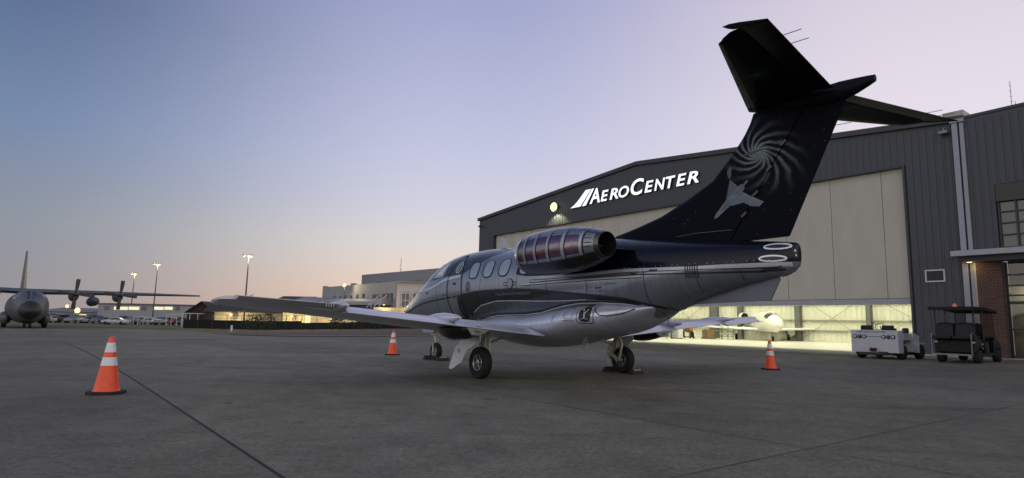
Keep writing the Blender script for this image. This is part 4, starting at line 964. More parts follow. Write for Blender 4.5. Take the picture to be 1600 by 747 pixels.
for side in (1, -1):
    mb = MB(); y = 1.79 * side; yi = 1.66 * side
    mb.tube([(.05, yi, .95), (.06, yi, .55)], [.055, .05], 12)                 # oleo leg
    mb.tube([(.06, yi, .55), (.24, yi, .42), (.02, yi, .28)], [.045, .05, .05], 10)   # trailing link
    mb.tube([(.02, yi, .28), (.0, y, .28)], .04, 10)
    mb.tube([(.02, yi - .02 * side, .85), (-.10, yi, .60), (-.03, yi, .30)], .028, 8)
    mb.tube([(.10, 1.62 * side, .60), (.30, 1.1 * side, .72)], .024, 8)
    mb.tube([(.22, yi, .46), (.30, yi + .03 * side, .38), (.26, yi + .02 * side, .30)], [.03, .035, .03], 8)
    mb.tube([(.09, yi + .05 * side, .9), (.12, yi + .05 * side, .5), (.20, yi + .03 * side, .40)], .010, 6)
    mb.box((.10, yi, .58), (.16, .10, .10)); mb.box((.02, yi, .68), (.11, .13, .06))
    gear = mb.build('landing_gear', mstrut, jet, smooth=40)
    wheel(gear, (0, y, .28), .28, .165, .145)
    gd = MB(); PL = [(.36, .72), (-.17, .80), (-.17, .70), (-.02, .58), (.18, .49), (.27, .37), (.33, .26), (.45, .21), (.60, .135), (.67, .125), (.72, .155), (.66, .36), (.60, .52)]
    gd.prism([(p[0], (1.90 + .14 * (.8 - p[1])) * side, p[1]) for p in PL], (0, .022 * side, 0))
    gd.lathe([(.045, .034 * side), (.045, .044 * side), (.030, .044 * side), (.030, .036 * side)], (.46, 1.942 * side, .47), 'Y', 18, 1)
    gd.build('gear_door', [M('gear_door_white', (.62, .66, .68), .35, .0, coat=.3), M('gear_ring', (.35, .38, .42), .4, .3)], gear, bevel=.004)
mb = MB()
mb.tube([(4.93, 0, .98), (4.90, 0, .55)], [.05, .045], 12); mb.tube([(4.90, 0, .55), (4.88, 0, .40)], [.032, .032], 10)
mb.tube([(4.88, 0, .42), (4.86, .085, .42), (4.85, .085, .225)], .022, 8); mb.tube([(4.88, 0, .42), (4.86, -.085, .42), (4.85, -.085, .225)], .022, 8)
mb.tube([(4.85, -.10, .225), (4.85, .10, .225)], .025, 8); mb.tube([(4.86, 0, .58), (4.72, 0, .50), (4.83, 0, .40)], .014, 6); mb.tube([(4.95, 0, .62), (5.2, 0, .92)], .022, 8)
mb.box((4.90, 0, .68), (.14, .20, .08)); mb.box((4.86, 0, .76), (.10, .26, .05))
ng = mb.build('nose_gear', mstrut, jet, smooth=40)
wheel(ng, (4.85, 0, .225), .225, .135, .115)
g = MB()
for s_ in (-1, 1): g.prism([(4.65, .14 * s_, .88), (5.35, .14 * s_, .88), (5.30, .17 * s_, .70), (4.72, .17 * s_, .70)], (0, .012 * s_, 0))
g.build('gear_door', mp_hull, ng, bevel=.003)
# ------------------------------------------------------------------ cones and chocks
def ground_at(u, v):
    d = ray(u, v); t = -H / d.z; p = Vector((0, 0, H)) + d * t; return Vector((p.x, p.y, gz(p.x) + .006))
mor = M('cone_orange', (.82, .085, .022), .45, var=.14, scale=14, bump=.1)
mrefl = M('reflective_band', (.68, .68, .68), .35, var=.10, scale=60)
mrub = M('cone_rubber', (.012, .012, .012), .8)
def make_cone():
    r0 = empty('traffic_cone', (0, 0, 0))
    b = MB(); q = .20
    pts = []
    for j in range(8):
        a = math.pi / 4 * j + math.pi / 8; pts.append((.205 * math.cos(a) * 1.0, .205 * math.sin(a), 0))
    pts = [(q, .10, 0), (.10, q, 0), (-.10, q, 0), (-q, .10, 0), (-q, -.10, 0), (-.10, -q, 0), (.10, -q, 0), (q, -.10, 0)]
    b.prism(pts, (0, 0, .036)); b.build('base', mrub, r0, bevel=.006)
    c = MB(); pr = lambda z: .145 - (z - .032) * (.145 - .030) / .668
    c.lathe([(pr(.032) + .012, .032), (pr(.05) + .006, .042), (pr(.06), .058), (pr(.36), .36), (pr(.60), .60), (pr(.69), .69), (pr(.7) - .006, .70), (.018, .70), (.016, .60)], n=40, cap=False)
    bd = c.build('body', mor, r0, smooth=45)
    for z0, z1 in ((.345, .448), (.508, .628)):
        g = MB(); g.lathe([(pr(z0), z0), (pr(z0) + .0028, z0 + .001), (pr(z1) + .0028, z1 - .001), (pr(z1), z1)], n=40, cap=False); g.build('reflective_band', mrefl, bd, smooth=45)
    return r0
cone = make_cone(); cone.location = ground_at(165.5, 615.5); cone.rotation_euler = (0, 0, R(20))
tag(cone, 'orange cone with two white bands standing nearest, at left of the apron', 'traffic cone', 'traffic cones round the jet')
c2 = copy_tree(cone); c2.location = ground_at(613, 555); c2.rotation_euler = (0, R(.8), R(50)); c2['label'] = 'orange traffic cone standing ahead of the jet wing, near its nose wheel'
c3 = copy_tree(cone); c3.location = ground_at(1204, 578); c3.rotation_euler = (0, 0, R(10)); c3['label'] = 'orange traffic cone standing in front of the raised hangar door, behind the jet tail'
mch = M('chock_rubber', (.022, .021, .020), .8, var=.3, scale=30)
def make_chock():
    r0 = empty('wheel_chock', (0, 0, 0)); b = MB()
    b.prism([(-.10, -.16, 0), (.10, -.16, 0), (.085, -.16, .035), (.02, -.16, .105), (-.02, -.16, .105), (-.085, -.16, .035)], (0, .32, 0)); b.build('block', mch, r0, bevel=.008)
    s_ = MB(); s_.prism([(.056, -.10, .070), (.060, -.10, .074), (.034, -.10, .102), (.030, -.10, .098)], (0, .20, 0)); s_.build('stripe', M('chock_stripe', (.42, .24, .17), .6), r0)
    return r0
def on_jet(x, y): v = Matrix.Rotation(R(125.75), 3, 'Z') @ Vector((x, y, 0)); return (v.x + .942, v.y + 12.16, .007)
ck = make_chock(); ck.location = on_jet(-.36, -1.79); ck.rotation_euler = (0, 0, R(125.75 + 180)); tag(ck, 'black wheel chock with a pale stripe behind the far main wheel of the jet', 'wheel chock', 'chocks at the jet wheels')
for (x, y, rz, lb) in ((.36, -1.79, 0, 'black wheel chock wedged ahead of the far main wheel of the jet'), (5.16, 0, 0, 'black wheel chock ahead of the small nose wheel of the jet'), (4.54, -.02, 180, 'black wheel chock lying behind the small nose wheel of the jet')):
    q = copy_tree(ck); q.location = on_jet(x, y); q.rotation_euler = (0, 0, R(125.75 + rz)); q['label'] = lb
# ------------------------------------------------------------------ tow tractor
mwhite = M('tug_white', (.40, .405, .435), .4, var=.06, scale=4, coat=.2)
mblack = M('black_plastic', (.014, .014, .015), .5)
mseat = M('seat_vinyl', (.007, .007, .008), .5, spec=.3)
mred = M('tail_lamp_red', (.07, .008, .008), .2, coat=.6)
mgrey = M('grey_steel', (.22, .22, .23), .4, .6)
tug = empty('tow_tractor', (13.42, 22.72, .004), R(38)); tug.scale = (.90, .86, .88)
tag(tug, 'white baggage tow tractor with black seats parked beside the golf cart', 'tow tractor')
def wheel4(parent, pos, r, w, rimm, name='wheel'):
    for (x, y) in pos:
        t = MB(); t.lathe([(r * .55, -w / 2), (r * .92, -w / 2), (r, -w * .3), (r, w * .3), (r * .92, w / 2), (r * .55, w / 2)], (x, y, r), 'Y', 28, 0)
        ww = t.build(name, mtyre, parent, smooth=40)
        h = MB(); h.lathe([(.01, -w * .46), (r * .25, -w * .50), (r * .40, -w * .36), (r * .56, -w * .47), (r * .56, w * .47), (r * .40, w * .36), (r * .25, w * .50), (.01, w * .46)], (x, y, r), 'Y', 24, cap=False); h.build('rim', rimm, ww, smooth=40)
# x forward, y left, rear face at x = -.35
b = MB(); b.bb((-.34, -.92, .26), (.18, .92, 1.17)); b.bb((.18, -.92, .78), (.98, .92, 1.05)); b.bb((.18, -.70, .30), (2.3, .70, .62)); b.bb((1.05, -.92, .30), (1.20, .92, .80))
b.prism([(.99, -.92, 1.04), (1.18, -.92, .82), (1.18, -.92, .78), (.98, -.92, .78)], (0, 1.84, 0))
b.prism([(1.75, -.72, .60), (2.35, -.72, .60), (2.42, -.72, .95), (1.95, -.72, 1.06), (1.75, -.72, 1.02)], (0, 1.44, 0))
bo = b.build('body', mwhite, tug, bevel=.02)
for y0, y1 in ((-.94, -.725), (.725, .94)): fen = MB(); fen.bb((1.72, y0, .62), (2.40, y1, .68)); fen.bb((1.70, y0, .26), (1.76, y1, .62)); fen.build('fender', mwhite, tug, bevel=.01)
ch = MB(); ch.bb((-.28, -.68, .16), (2.25, .68, .27)); ch.bb((.2, -.66, .62), (.98, .66, .78)); ch.build('chassis', mblack, tug)
wheel4(tug, ((.30, -.78), (.30, .78), (2.06, -.80), (2.06, .80)), .30, .24, M('tug_rim', (.52, .52, .53), .4, .2))
for y in (-.42, .42):
    s_ = MB(); s_.box((.30, y, 1.10), (.46, .46, .10)); s_.box((.02, y, 1.24), (.10, .46, .26)); s_.build('seat', mseat, tug, bevel=.03)
st_ = MB(); st_.tube([(1.80, .42, 1.0), (1.35, .42, 1.32)], .02, 8)
ring = [(1.33 + .10 * math.sin(q), .42 + .19 * math.cos(q), 1.33 + .14 * math.sin(q)) for q in [2 * math.pi * j / 20 for j in range(21)]]; st_.tube(ring, .014, 6, cap=False); st_.build('steering_wheel', mblack, tug, smooth=40)
en = MB(); en.box((2.0, 0, 1.10), (.30, .8, .14)); en.tube([(1.9, -.35, 1.05), (1.9, -.35, 1.28)], .05, 10); en.lathe([(.13, -.1), (.13, .1)], (2.1, -.3, 1.16), 'Y', 16); en.lathe([(.12, -.1), (.12, .1)], (2.15, .2, 1.15), 'Y', 16); en.build('engine_cover', mblack, tug, bevel=.02)
for y in (-.74, -.56, -.38, .38, .56, .74):
    l_ = MB(); l_.lathe([(.002, -.372), (.075, -.368), (.085, -.350), (.085, -.340)], (0, y, .90), 'X', 18, 0); l_.lathe([(.045, -.366), (.05, -.374), (.002, -.378)], (0, y, .90), 'X', 14, 1)
    l_.build('tail_lamp', [mblack, mred if abs(y) == .56 else M('lamp_clear', (.4, .4, .42), .2, coat=.5)], tug, smooth=40)
ht = MB(); ht.box((-.42, .02, .38), (.16, .22, .14)); ht.tube([(-.44, .02, .34), (-.60, .02, .36), (-.60, .02, .46)], .035, 8); ht.build('tow_hitch', M('hitch_red', (.05, .010, .010), .6), tug, bevel=.01)
h2 = MB(); h2.box((-.36, -.35, .26), (.10, .34, .10)); h2.build('hitch_bracket', mblack, tug)
vs, fs = text_shape('AEROCENTER', 1, .22, .01); vs = fit(vs, -.40, .46, 1.06, 1.135)
t_ = MB(); t_.add([(-.3435, -p[0], p[1]) for p in vs], [tuple(f) for f in fs])
t_.add([(-.3435, .62, 1.06), (-.3435, .46, 1.135), (-.3435, .53, 1.135), (-.3435, .70, 1.06)][::-1], [(0, 1, 2, 3)]); t_.add([(-.3435, .56, 1.06), (-.3435, .49, 1.06), (-.3435, .41, 1.135), (-.3435, .44, 1.135)], [(0, 1, 2, 3)])
for k in range(15): t_.box((-.3432, .28 - .04 * k, .905), (.002, .028, .028))
t_.build('lettering', M('decal_blue', (.03, .05, .08), .5), tug, fix=False)
vs, fs = text_shape('AEROCENTER', 1, .22, .01); vs = fit(vs, 0, .42, 1.0, 1.045)
t_ = MB(); t_.add([(.25 + p[0], -.9225, p[1] - .06) for p in vs], [tuple(f) for f in fs]); t_.build('lettering', M('decal_blue', (.03, .05, .08), .5), tug, fix=False)
lv = MB()
for y in (-.05, .08): lv.tube([(1.1, y, .80), (1.05, y, 1.28)], .012, 6); lv.lathe([(.004, 1.27), (.025, 1.29), (.004, 1.32)], (1.05, y, 0), n=10)
lv.tube([(.2, .1, 1.17), (.2, .5, 1.24), (.3, .75, 1.17)], .012, 6); lv.build('lever', mblack, tug)
# ------------------------------------------------------------------ golf cart
cart = empty('golf_cart', (15.15, 21.02, .004), R(40)); cart.scale = (1, 1, .955)
tag(cart, 'black golf cart with flat roof and orange beacon by the brick pier', 'golf cart')
mcart = M('cart_black', (.005, .005, .006), .35, coat=.1, spec=.3)
wheel4(cart, ((0, -.50), (0, .50), (2.42, -.50), (2.42, .50)), .235, .20, M('cart_rim', (.50, .50, .52), .3, .6))
b = MB()
b.prism([(-.45, -.58, .36), (-.45, -.58, .80), (-.30, -.58, .86), (.30, -.58, .84), (.34, -.58, .40), (.24, -.58, .52), (-.10, -.58, .54), (-.24, -.58, .40)], (0, 1.16, 0))
b.bb((.30, -.56, .24), (2.0, .56, .34)); b.bb((.82, -.56, .34), (1.25, .56, .74))
b.prism([(1.98, -.56, .30), (1.98, -.56, .78), (2.15, -.56, .92), (2.60, -.56, .74), (2.86, -.56, .56), (2.88, -.56, .34), (2.70, -.56, .34), (2.64, -.56, .50), (2.22, -.56, .52), (2.16, -.56, .32)], (0, 1.12, 0))
b.build('body', mcart, cart, bevel=.03)
def seat_back(mb, x, y, z0, z1, w, t, lean):
    prof = [(-w, z0), (w, z0)] + [(w - .16 + .16 * math.cos(q), z1 - .16 + .16 * math.sin(q)) for q in [R(15 * i) for i in range(7)]] + [(-w + .16 + .16 * math.cos(q), z1 - .16 + .16 * math.sin(q)) for q in [R(90 + 15 * i) for i in range(7)]]
    mb.prism([(x + lean * (p[1] - z0), y + p[0], p[1]) for p in prof], (t, 0, 0))
for x in (-.02, .98):
    for k, y in enumerate((-.28, .28)):
        s_ = MB(); s_.box((x + .05, y, .90), (.50, .52, .11)); seat_back(s_, x - .26, y, .90, 1.40, .27, .11, -.14); s_.build('seat', mseat, cart, bevel=.025)
for y in (-.28, .28):
    s_ = MB(); seat_back(s_, -.44, y, .90, 1.36, .26, .11, .12); s_.box((-.60, y, .88), (.44, .52, .11)); s_.build('seat', mseat, cart, bevel=.025)
rr_ = MB(); rr_.bb((-.62, -.55, .28), (-.92, .55, .33)); rr_.build('footrest', mgrey, cart)
gr_ = MB(); gr_.tube([(-.8, .55, .34), (-.8, .55, 1.0), (-.6, .55, 1.05)], .016, 6); gr_.tube([(-.8, -.55, .34), (-.8, -.55, 1.0), (-.6, -.55, 1.05)], .016, 6); gr_.build('grab_rail', mgrey, cart)
rf_ = MB(); rf_.prism([(-.78, -.62, 1.82), (-.76, -.62, 1.94), (.6, -.62, 1.975), (2.28, -.62, 1.90), (2.42, -.62, 1.78), (.6, -.62, 1.86)], (0, 1.24, 0)); rfo = rf_.build('roof', M('roof_black', (.008, .008, .009), .6, spec=.2), cart, bevel=.012)
for (x0, x1) in ((-.34, -.34), (.70, .72), (2.10, 1.92)):
    for y in (-.54, .54):
        MB().tube([(x0, y, .75), (x1, y, 1.90)], .020, 8).build('roof_post', mblack, cart)
bc = MB(); bc.lathe([(.075, 1.965), (.07, 2.00), (.06, 2.05), (.025, 2.085), (.002, 2.09)], (.25, .1, 0), n=16); bc.build('beacon', M('beacon_orange', (.65, .20, .05), .25, coat=.5), rfo, smooth=60)
sw_ = MB(); sw_.tube([(2.10, .27, .80), (1.80, .27, 1.08)], .018, 8); sw_.tube([(1.80 + .07 * math.sin(q), .27 + .17 * math.cos(q), 1.09 + .13 * math.sin(q)) for q in [2 * math.pi * j / 20 for j in range(21)]], .013, 6, cap=False); sw_.build('steering_wheel', mblack, cart, smooth=40)
ws = MB(); ws.prism([(2.12, -.50, .92), (1.94, -.50, 1.84), (1.945, -.50, 1.84), (2.125, -.50, .92)], (0, 1.0, 0)); ws.build('windscreen', mglass, cart)
for y in (-.40, .40):
    hl = MB(); hl.box((2.78, y, .62), (.08, .2, .08)); hl.build('headlight', M('lamp_clear', (.4, .4, .42), .2, coat=.5), cart, bevel=.01)
for y in (-.52, .52):
    hl = MB(); hl.box((-.455, y, .72), (.03, .10, .05)); hl.build('reflector', M('reflector_pale', (.5, .45, .42), .2, coat=.5), cart, bevel=.005)
mr_ = MB(); mr_.box((.36, -.585, .66), (.14, .03, .06)); mr_.box((.33, -.585, .52), (.06, .03, .06)); mr_.build('side_trim', M('trim_chrome', (.6, .6, .6), .2, .9), cart)
# ------------------------------------------------------------------ things inside the hangar
mjw = M('jet_white', (.78, .78, .74), .3, var=.04, coat=.3)
wj = empty('white_jet', (21.95, 54.15, .022), math.atan2(-4.55, -.99))
tag(wj, 'small white business jet parked nose out inside the lit hangar', 'jet')
WS = [(7.0, .03, 1.28), (6.9, .16, 1.28), (6.6, .36, 1.30), (6.0, .56, 1.36), (5.3, .70, 1.44), (4.6, .78, 1.52), (3.8, .80, 1.56), (0, .80, 1.56), (-1.5, .74, 1.60), (-3.0, .52, 1.72), (-4.5, .26, 1.88), (-5.6, .06, 1.98)]
b = MB(); b.loft([[(x, r_ * math.cos(q), z + r_ * 1.03 * math.sin(q)) for q in [2 * math.pi * j / 32 for j in range(32)]] for x, r_, z in WS]); b.build('fuselage', mjw, wj, smooth=50)
b = MB(); vs = []
def wpt(x, t, o):
    for p, q in zip(WS, WS[1:]):
        if q[0] <= x <= p[0]:
            k = (p[0] - x) / (p[0] - q[0]); r_ = p[1] + (q[1] - p[1]) * k + o; z = p[2] + (q[2] - p[2]) * k; return (x, r_ * math.cos(t), z + r_ * 1.03 * math.sin(t))
for (t0, t1) in ((30, 88), (92, 150)):
    vs = [wpt(5.55 - .9 * i / 6, R(t0 + (t1 - t0) * k / 6), .006) for i in range(7) for k in range(7)]
    b.add(vs, [(i * 7 + k, i * 7 + k + 1, (i + 1) * 7 + k + 1, (i + 1) * 7 + k) for i in range(6) for k in range(6)])
b.build('windshield', M('wind_dark', (.03, .035, .03), .08, coat=1), wj, smooth=60, fix=False)
for s_ in (-1, 1):
    b = MB(); b.loft([[(le, y * s_, z), (le - .05, y * s_, z + th_), (te + .2, y * s_, z + th_ * .6), (te, y * s_, z), (te + .2, y * s_, z - th_ * .5), (le - .05, y * s_, z - th_ * .8)] for y, le, te, z, th_ in ((.3, 1.5, -.9, .92, .13), (3.5, .8, -.75, 1.03, .10), (7.0, .2, -.7, 1.22, .06))]); b.build('wing', mjw, wj, smooth=30)
    b = MB(); b.loft([[(x, 1.25 * s_ + r_ * math.cos(q), 2.05 + r_ * math.sin(q)) for q in [2 * math.pi * j / 20 for j in range(20)]] for x, r_ in ((-.9, .30), (-1.2, .36), (-2.2, .36), (-3.2, .24))], cap=False); b.lathe([(.29, -1.2), (.02, -1.05)], (0, 1.25 * s_, 2.05), 'X', 20, 1); b.build('engine_nacelle', [mjw, mblack], wj, smooth=50)
    b = MB(); b.tube([(0, 1.9 * s_, .95), (.0, 2.1 * s_, .22)], .06, 8); gq = b.build('landing_gear', mgrey, wj); 
    b = MB(); b.lathe([(.02, -.09), (.24, -.09), (.27, 0), (.24, .09), (.02, .09)], (0, 2.13 * s_, .27), 'Y', 20); b.build('tyre', mtyre, gq, smooth=40)
    b = MB(); b.prism([(-.02, 2.2 * s_, .30), (-.02, 2.75 * s_, .60), (-.02, 2.6 * s_, .90), (-.02, 2.1 * s_, .85)], (.03, 0, 0)); b.build('gear_door', mjw, gq)
    b = MB(); b.loft([[(-4.4, .0, 3.95), (-4.4, 0, 4.03), (-5.4, 0, 4.0)], [(-5.0, 2.2 * s_, 3.97), (-5.0, 2.2 * s_, 4.0), (-5.6, 2.2 * s_, 3.985)]]); b.build('tailplane', mjw, wj)
b = MB(); b.prism([(-2.8, -.06, 2.1), (-4.3, -.06, 4.1), (-5.4, -.06, 4.1), (-5.1, -.06, 1.9)], (0, .12, 0)); b.build('vertical_fin', mjw, wj)
b = MB(); b.tube([(4.65, 0, 1.0), (4.6, 0, .2)], .05, 8); gq = b.build('nose_gear', mgrey, wj); b = MB(); b.lathe([(.02, -.07), (.20, -.07), (.22, 0), (.20, .07), (.02, .07)], (4.6, 0, .22), 'Y', 20); b.build('tyre', mtyre, gq, smooth=40)
# second, dark nosed light aircraft wing etc. is not seen; cabinets, engine stand, crate, platform
def inside(u, v): p = ground_at(u, v); return Vector((p.x, p.y, .022))
p = inside(1057, 529.5); cb = empty('tool_cabinet', p, -TH); tag(cb, 'white tool cabinet with dark side against the hangar back wall', 'cabinet')
b = MB(); b.bb((-.45, -.3, .08), (.45, .3, 1.25)); b.build('body', M('cabinet_white', (.6, .62, .62), .4), cb, bevel=.01)
for k in range(4): MB().bb((-.40, -.325, .14 + .27 * k), (.40, -.301, .38 + .27 * k)).build('drawer', M('drawer_grey', (.45, .47, .48), .4), cb, bevel=.005)
b = MB(); b.bb((-.42, -.27, 0), (.42, .27, .078)); b.build('plinth', mblack, cb)
p = inside(1037, 529); cb = empty('parts_shelf', p, -TH); tag(cb, 'dark blue shelf unit left of the white tool cabinet in the hangar', 'shelf')
b = MB()
for x in (-.6, .56):
    for y in (-.3, .26): b.bb((x, y, 0), (x + .04, y + .04, 1.3))
b.build('frame', M('shelf_blue', (.03, .045, .06), .5), cb)
for z in (.12, .52, .92, 1.26): MB().bb((-.59, -.29, z), (.59, .29, z + .03)).build('shelf_board', M('shelf_grey', (.12, .13, .14), .5), cb)
p = inside(1074, 529); es = empty('engine_stand', p, -TH); tag(es, 'yellow and red engine on a stand beside the white cabinet in the hangar', 'engine stand')
b = MB(); b.bb((-.6, -.3, .1), (.6, .3, .16)); 
for x in (-.5, .5):
    for y in (-.25, .25): b.lathe([(.06, -.03), (.06, .03)], (x, y, .06), 'Y', 10)
    b.bb((x - .03, -.25, .16), (x + .03, .25, .55))
b.build('stand', mblack, es)
b = MB(); b.lathe([(.10, -.55), (.26, -.45), (.30, -.2), (.22, 0), (.28, .2), (.20, .5), (.05, .55)], (0, 0, .85), 'X', 18); b.build('engine_core', M('engine_orange', (.45, .22, .03), .4), es, smooth=30)
b = MB()
for x in (-.35, .05, .35): b.lathe([(.29, -.03), (.34, 0), (.29, .03)], (x, 0, .85), 'X', 18); 
b.tube([(-.5, -.3, .9), (0, -.36, .7), (.5, -.3, .95)], .04, 6); b.tube([(-.4, -.2, 1.15), (.4, -.25, 1.1)], .04, 6); b.build('engine_pipes', M('engine_dark', (.10, .03, .02), .5), es)
p = inside(1107, 530); cr = empty('crate', p, -TH); tag(cr, 'brown cardboard crate on a pallet by the hangar column', 'crate')
MB().bb((-.4, -.35, .13), (.4, .35, .80)).build('box', M('cardboard', (.22, .14, .075), .8), cr, bevel=.01)
b = MB()
for y in (-.3, 0, .3): b.bb((-.5, y - .06, 0), (.5, y + .06, .10))
b.bb((-.5, -.42, .101), (.5, .42, .128)); b.build('pallet', M('pallet_wood', (.25, .18, .10), .8), cr)
p = inside(1128, 530.5); pf = empty('work_platform', p, -TH); tag(pf, 'metal tube work platform standing left of the white jet in the hangar', 'work platform')
b = MB()
for x in (-.9, -.3, .3, .9):
    for y in (-.4, .4): b.tube([(x, y, 0), (x, y, 1.15)], .02, 6)
for y in (-.4, .4):
    for z in (.25, .7, 1.15): b.tube([(-.9, y, z), (.9, y, z)], .018, 6)
    for x in (-.9, -.3, .3): b.tube([(x, y, .25), (x + .6, y, .7)], .014, 6); b.tube([(x, y, .7), (x + .6, y, .25)], .014, 6)
b.build('frame', M('platform_grey', (.16, .17, .15), .5, .4), pf)
MB().bb((-.92, -.42, .72), (.92, .42, .76)).build('deck', M('deck_green', (.24, .27, .22), .6), pf)
p = inside(1092, 529.5); bn = empty('work_bench', p, -TH); tag(bn, 'long pale work bench with clutter along the hangar back wall', 'work bench')
b = MB(); b.bb((-.9, -.3, .82), (.9, .3, .88)); b.build('bench_top', M('bench_pale', (.5, .48, .38), .6), bn)
b = MB()
for x in (-.85, .8):
    for y in (-.26, .22): b.bb((x, y, 0), (x + .05, y + .05, .82))
b.build('bench_legs', mgrey, bn)
# ------------------------------------------------------------------ military transport aircraft at left
mg1 = M('transport_grey', (.082, .090, .098), .5, .05, var=.15, scale=.8)
mg2 = M('radome_dark', (.010, .010, .011), .5)
mg3 = M('prop_dark', (.03, .03, .032), .5)
TPY = 84; tp0 = at(42, 470, TPY); TZ = -.965
tp = empty('transport_plane', (tp0.x, TPY, TZ), math.atan2(-TPY, -tp0.x) + R(2.5))
tag(tp, 'grey four engine propeller transport plane parked head on at the left edge', 'transport plane')
# x forward; wing box at x = 0
TS = [(10.4, .10, 2.15, .10), (10.1, .62, 2.18, .62), (9.4, 1.12, 2.30, 1.10), (8.6, 1.50, 2.45, 1.48), (7.8, 1.80, 2.72, 1.92), (7.0, 2.02, 2.78, 2.12), (5.6, 2.14, 2.72, 2.16), (2, 2.15, 2.68, 2.15), (-5, 2.15, 2.68, 2.15), (-9, 1.85, 3.1, 1.75), (-14, 1.1, 3.8, 1.1), (-18.6, .25, 4.5, .35)]
b = MB(); b.loft([[(x, w * math.cos(q), z + h * math.sin(q)) for q in [2 * math.pi * j / 36 for j in range(36)]] for x, w, z, h in TS]); 
b.build('fuselage', mg1, tp, smooth=50)
b = MB(); b.loft([[(x + .01, w * 1.01 * math.cos(q), z + h * 1.01 * math.sin(q)) for q in [2 * math.pi * j / 30 for j in range(30)]] for x, w, z, h in ((10.42, .08, 2.15, .08), (10.1, .62, 2.18, .62), (9.5, 1.06, 2.28, 1.04), (9.2, 1.20, 2.33, 1.18))]); b.build('radome', mg2, tp, smooth=60)
mgl = M('flight_glass', (.02, .025, .03), .08, coat=1)
def tsec(x):
    for p, q in zip(TS, TS[1:]):
        if q[0] <= x <= p[0]:
            k = (p[0] - x) / (p[0] - q[0]); return [p[i] + (q[i] - p[i]) * k for i in (1, 2, 3)]
def tpt(x, t, o=.02): w, z, h = tsec(x); return (x, (w + o) * math.cos(t), z + (h + o) * math.sin(t))
for (a0, a1, x0, x1) in ((94, 108, 8.5, 7.75), (72, 86, 8.5, 7.75), (111, 124, 8.45, 7.7), (56, 69, 8.45, 7.7), (128, 140, 8.2, 7.4), (40, 52, 8.2, 7.4), (143, 153, 8.0, 7.2), (27, 37, 8.0, 7.2), (96, 107, 8.95, 8.6), (73, 84, 8.95, 8.6)):
    vs = [tpt(x0 + (x1 - x0) * i / 3, R(a0 + (a1 - a0) * k / 3)) for i in range(4) for k in range(4)]
    b = MB(); b.add(vs, [(i * 4 + k, i * 4 + k + 1, (i + 1) * 4 + k + 1, (i + 1) * 4 + k) for i in range(3) for k in range(3)]); b.build('cockpit_window', mgl, tp, fix=False)
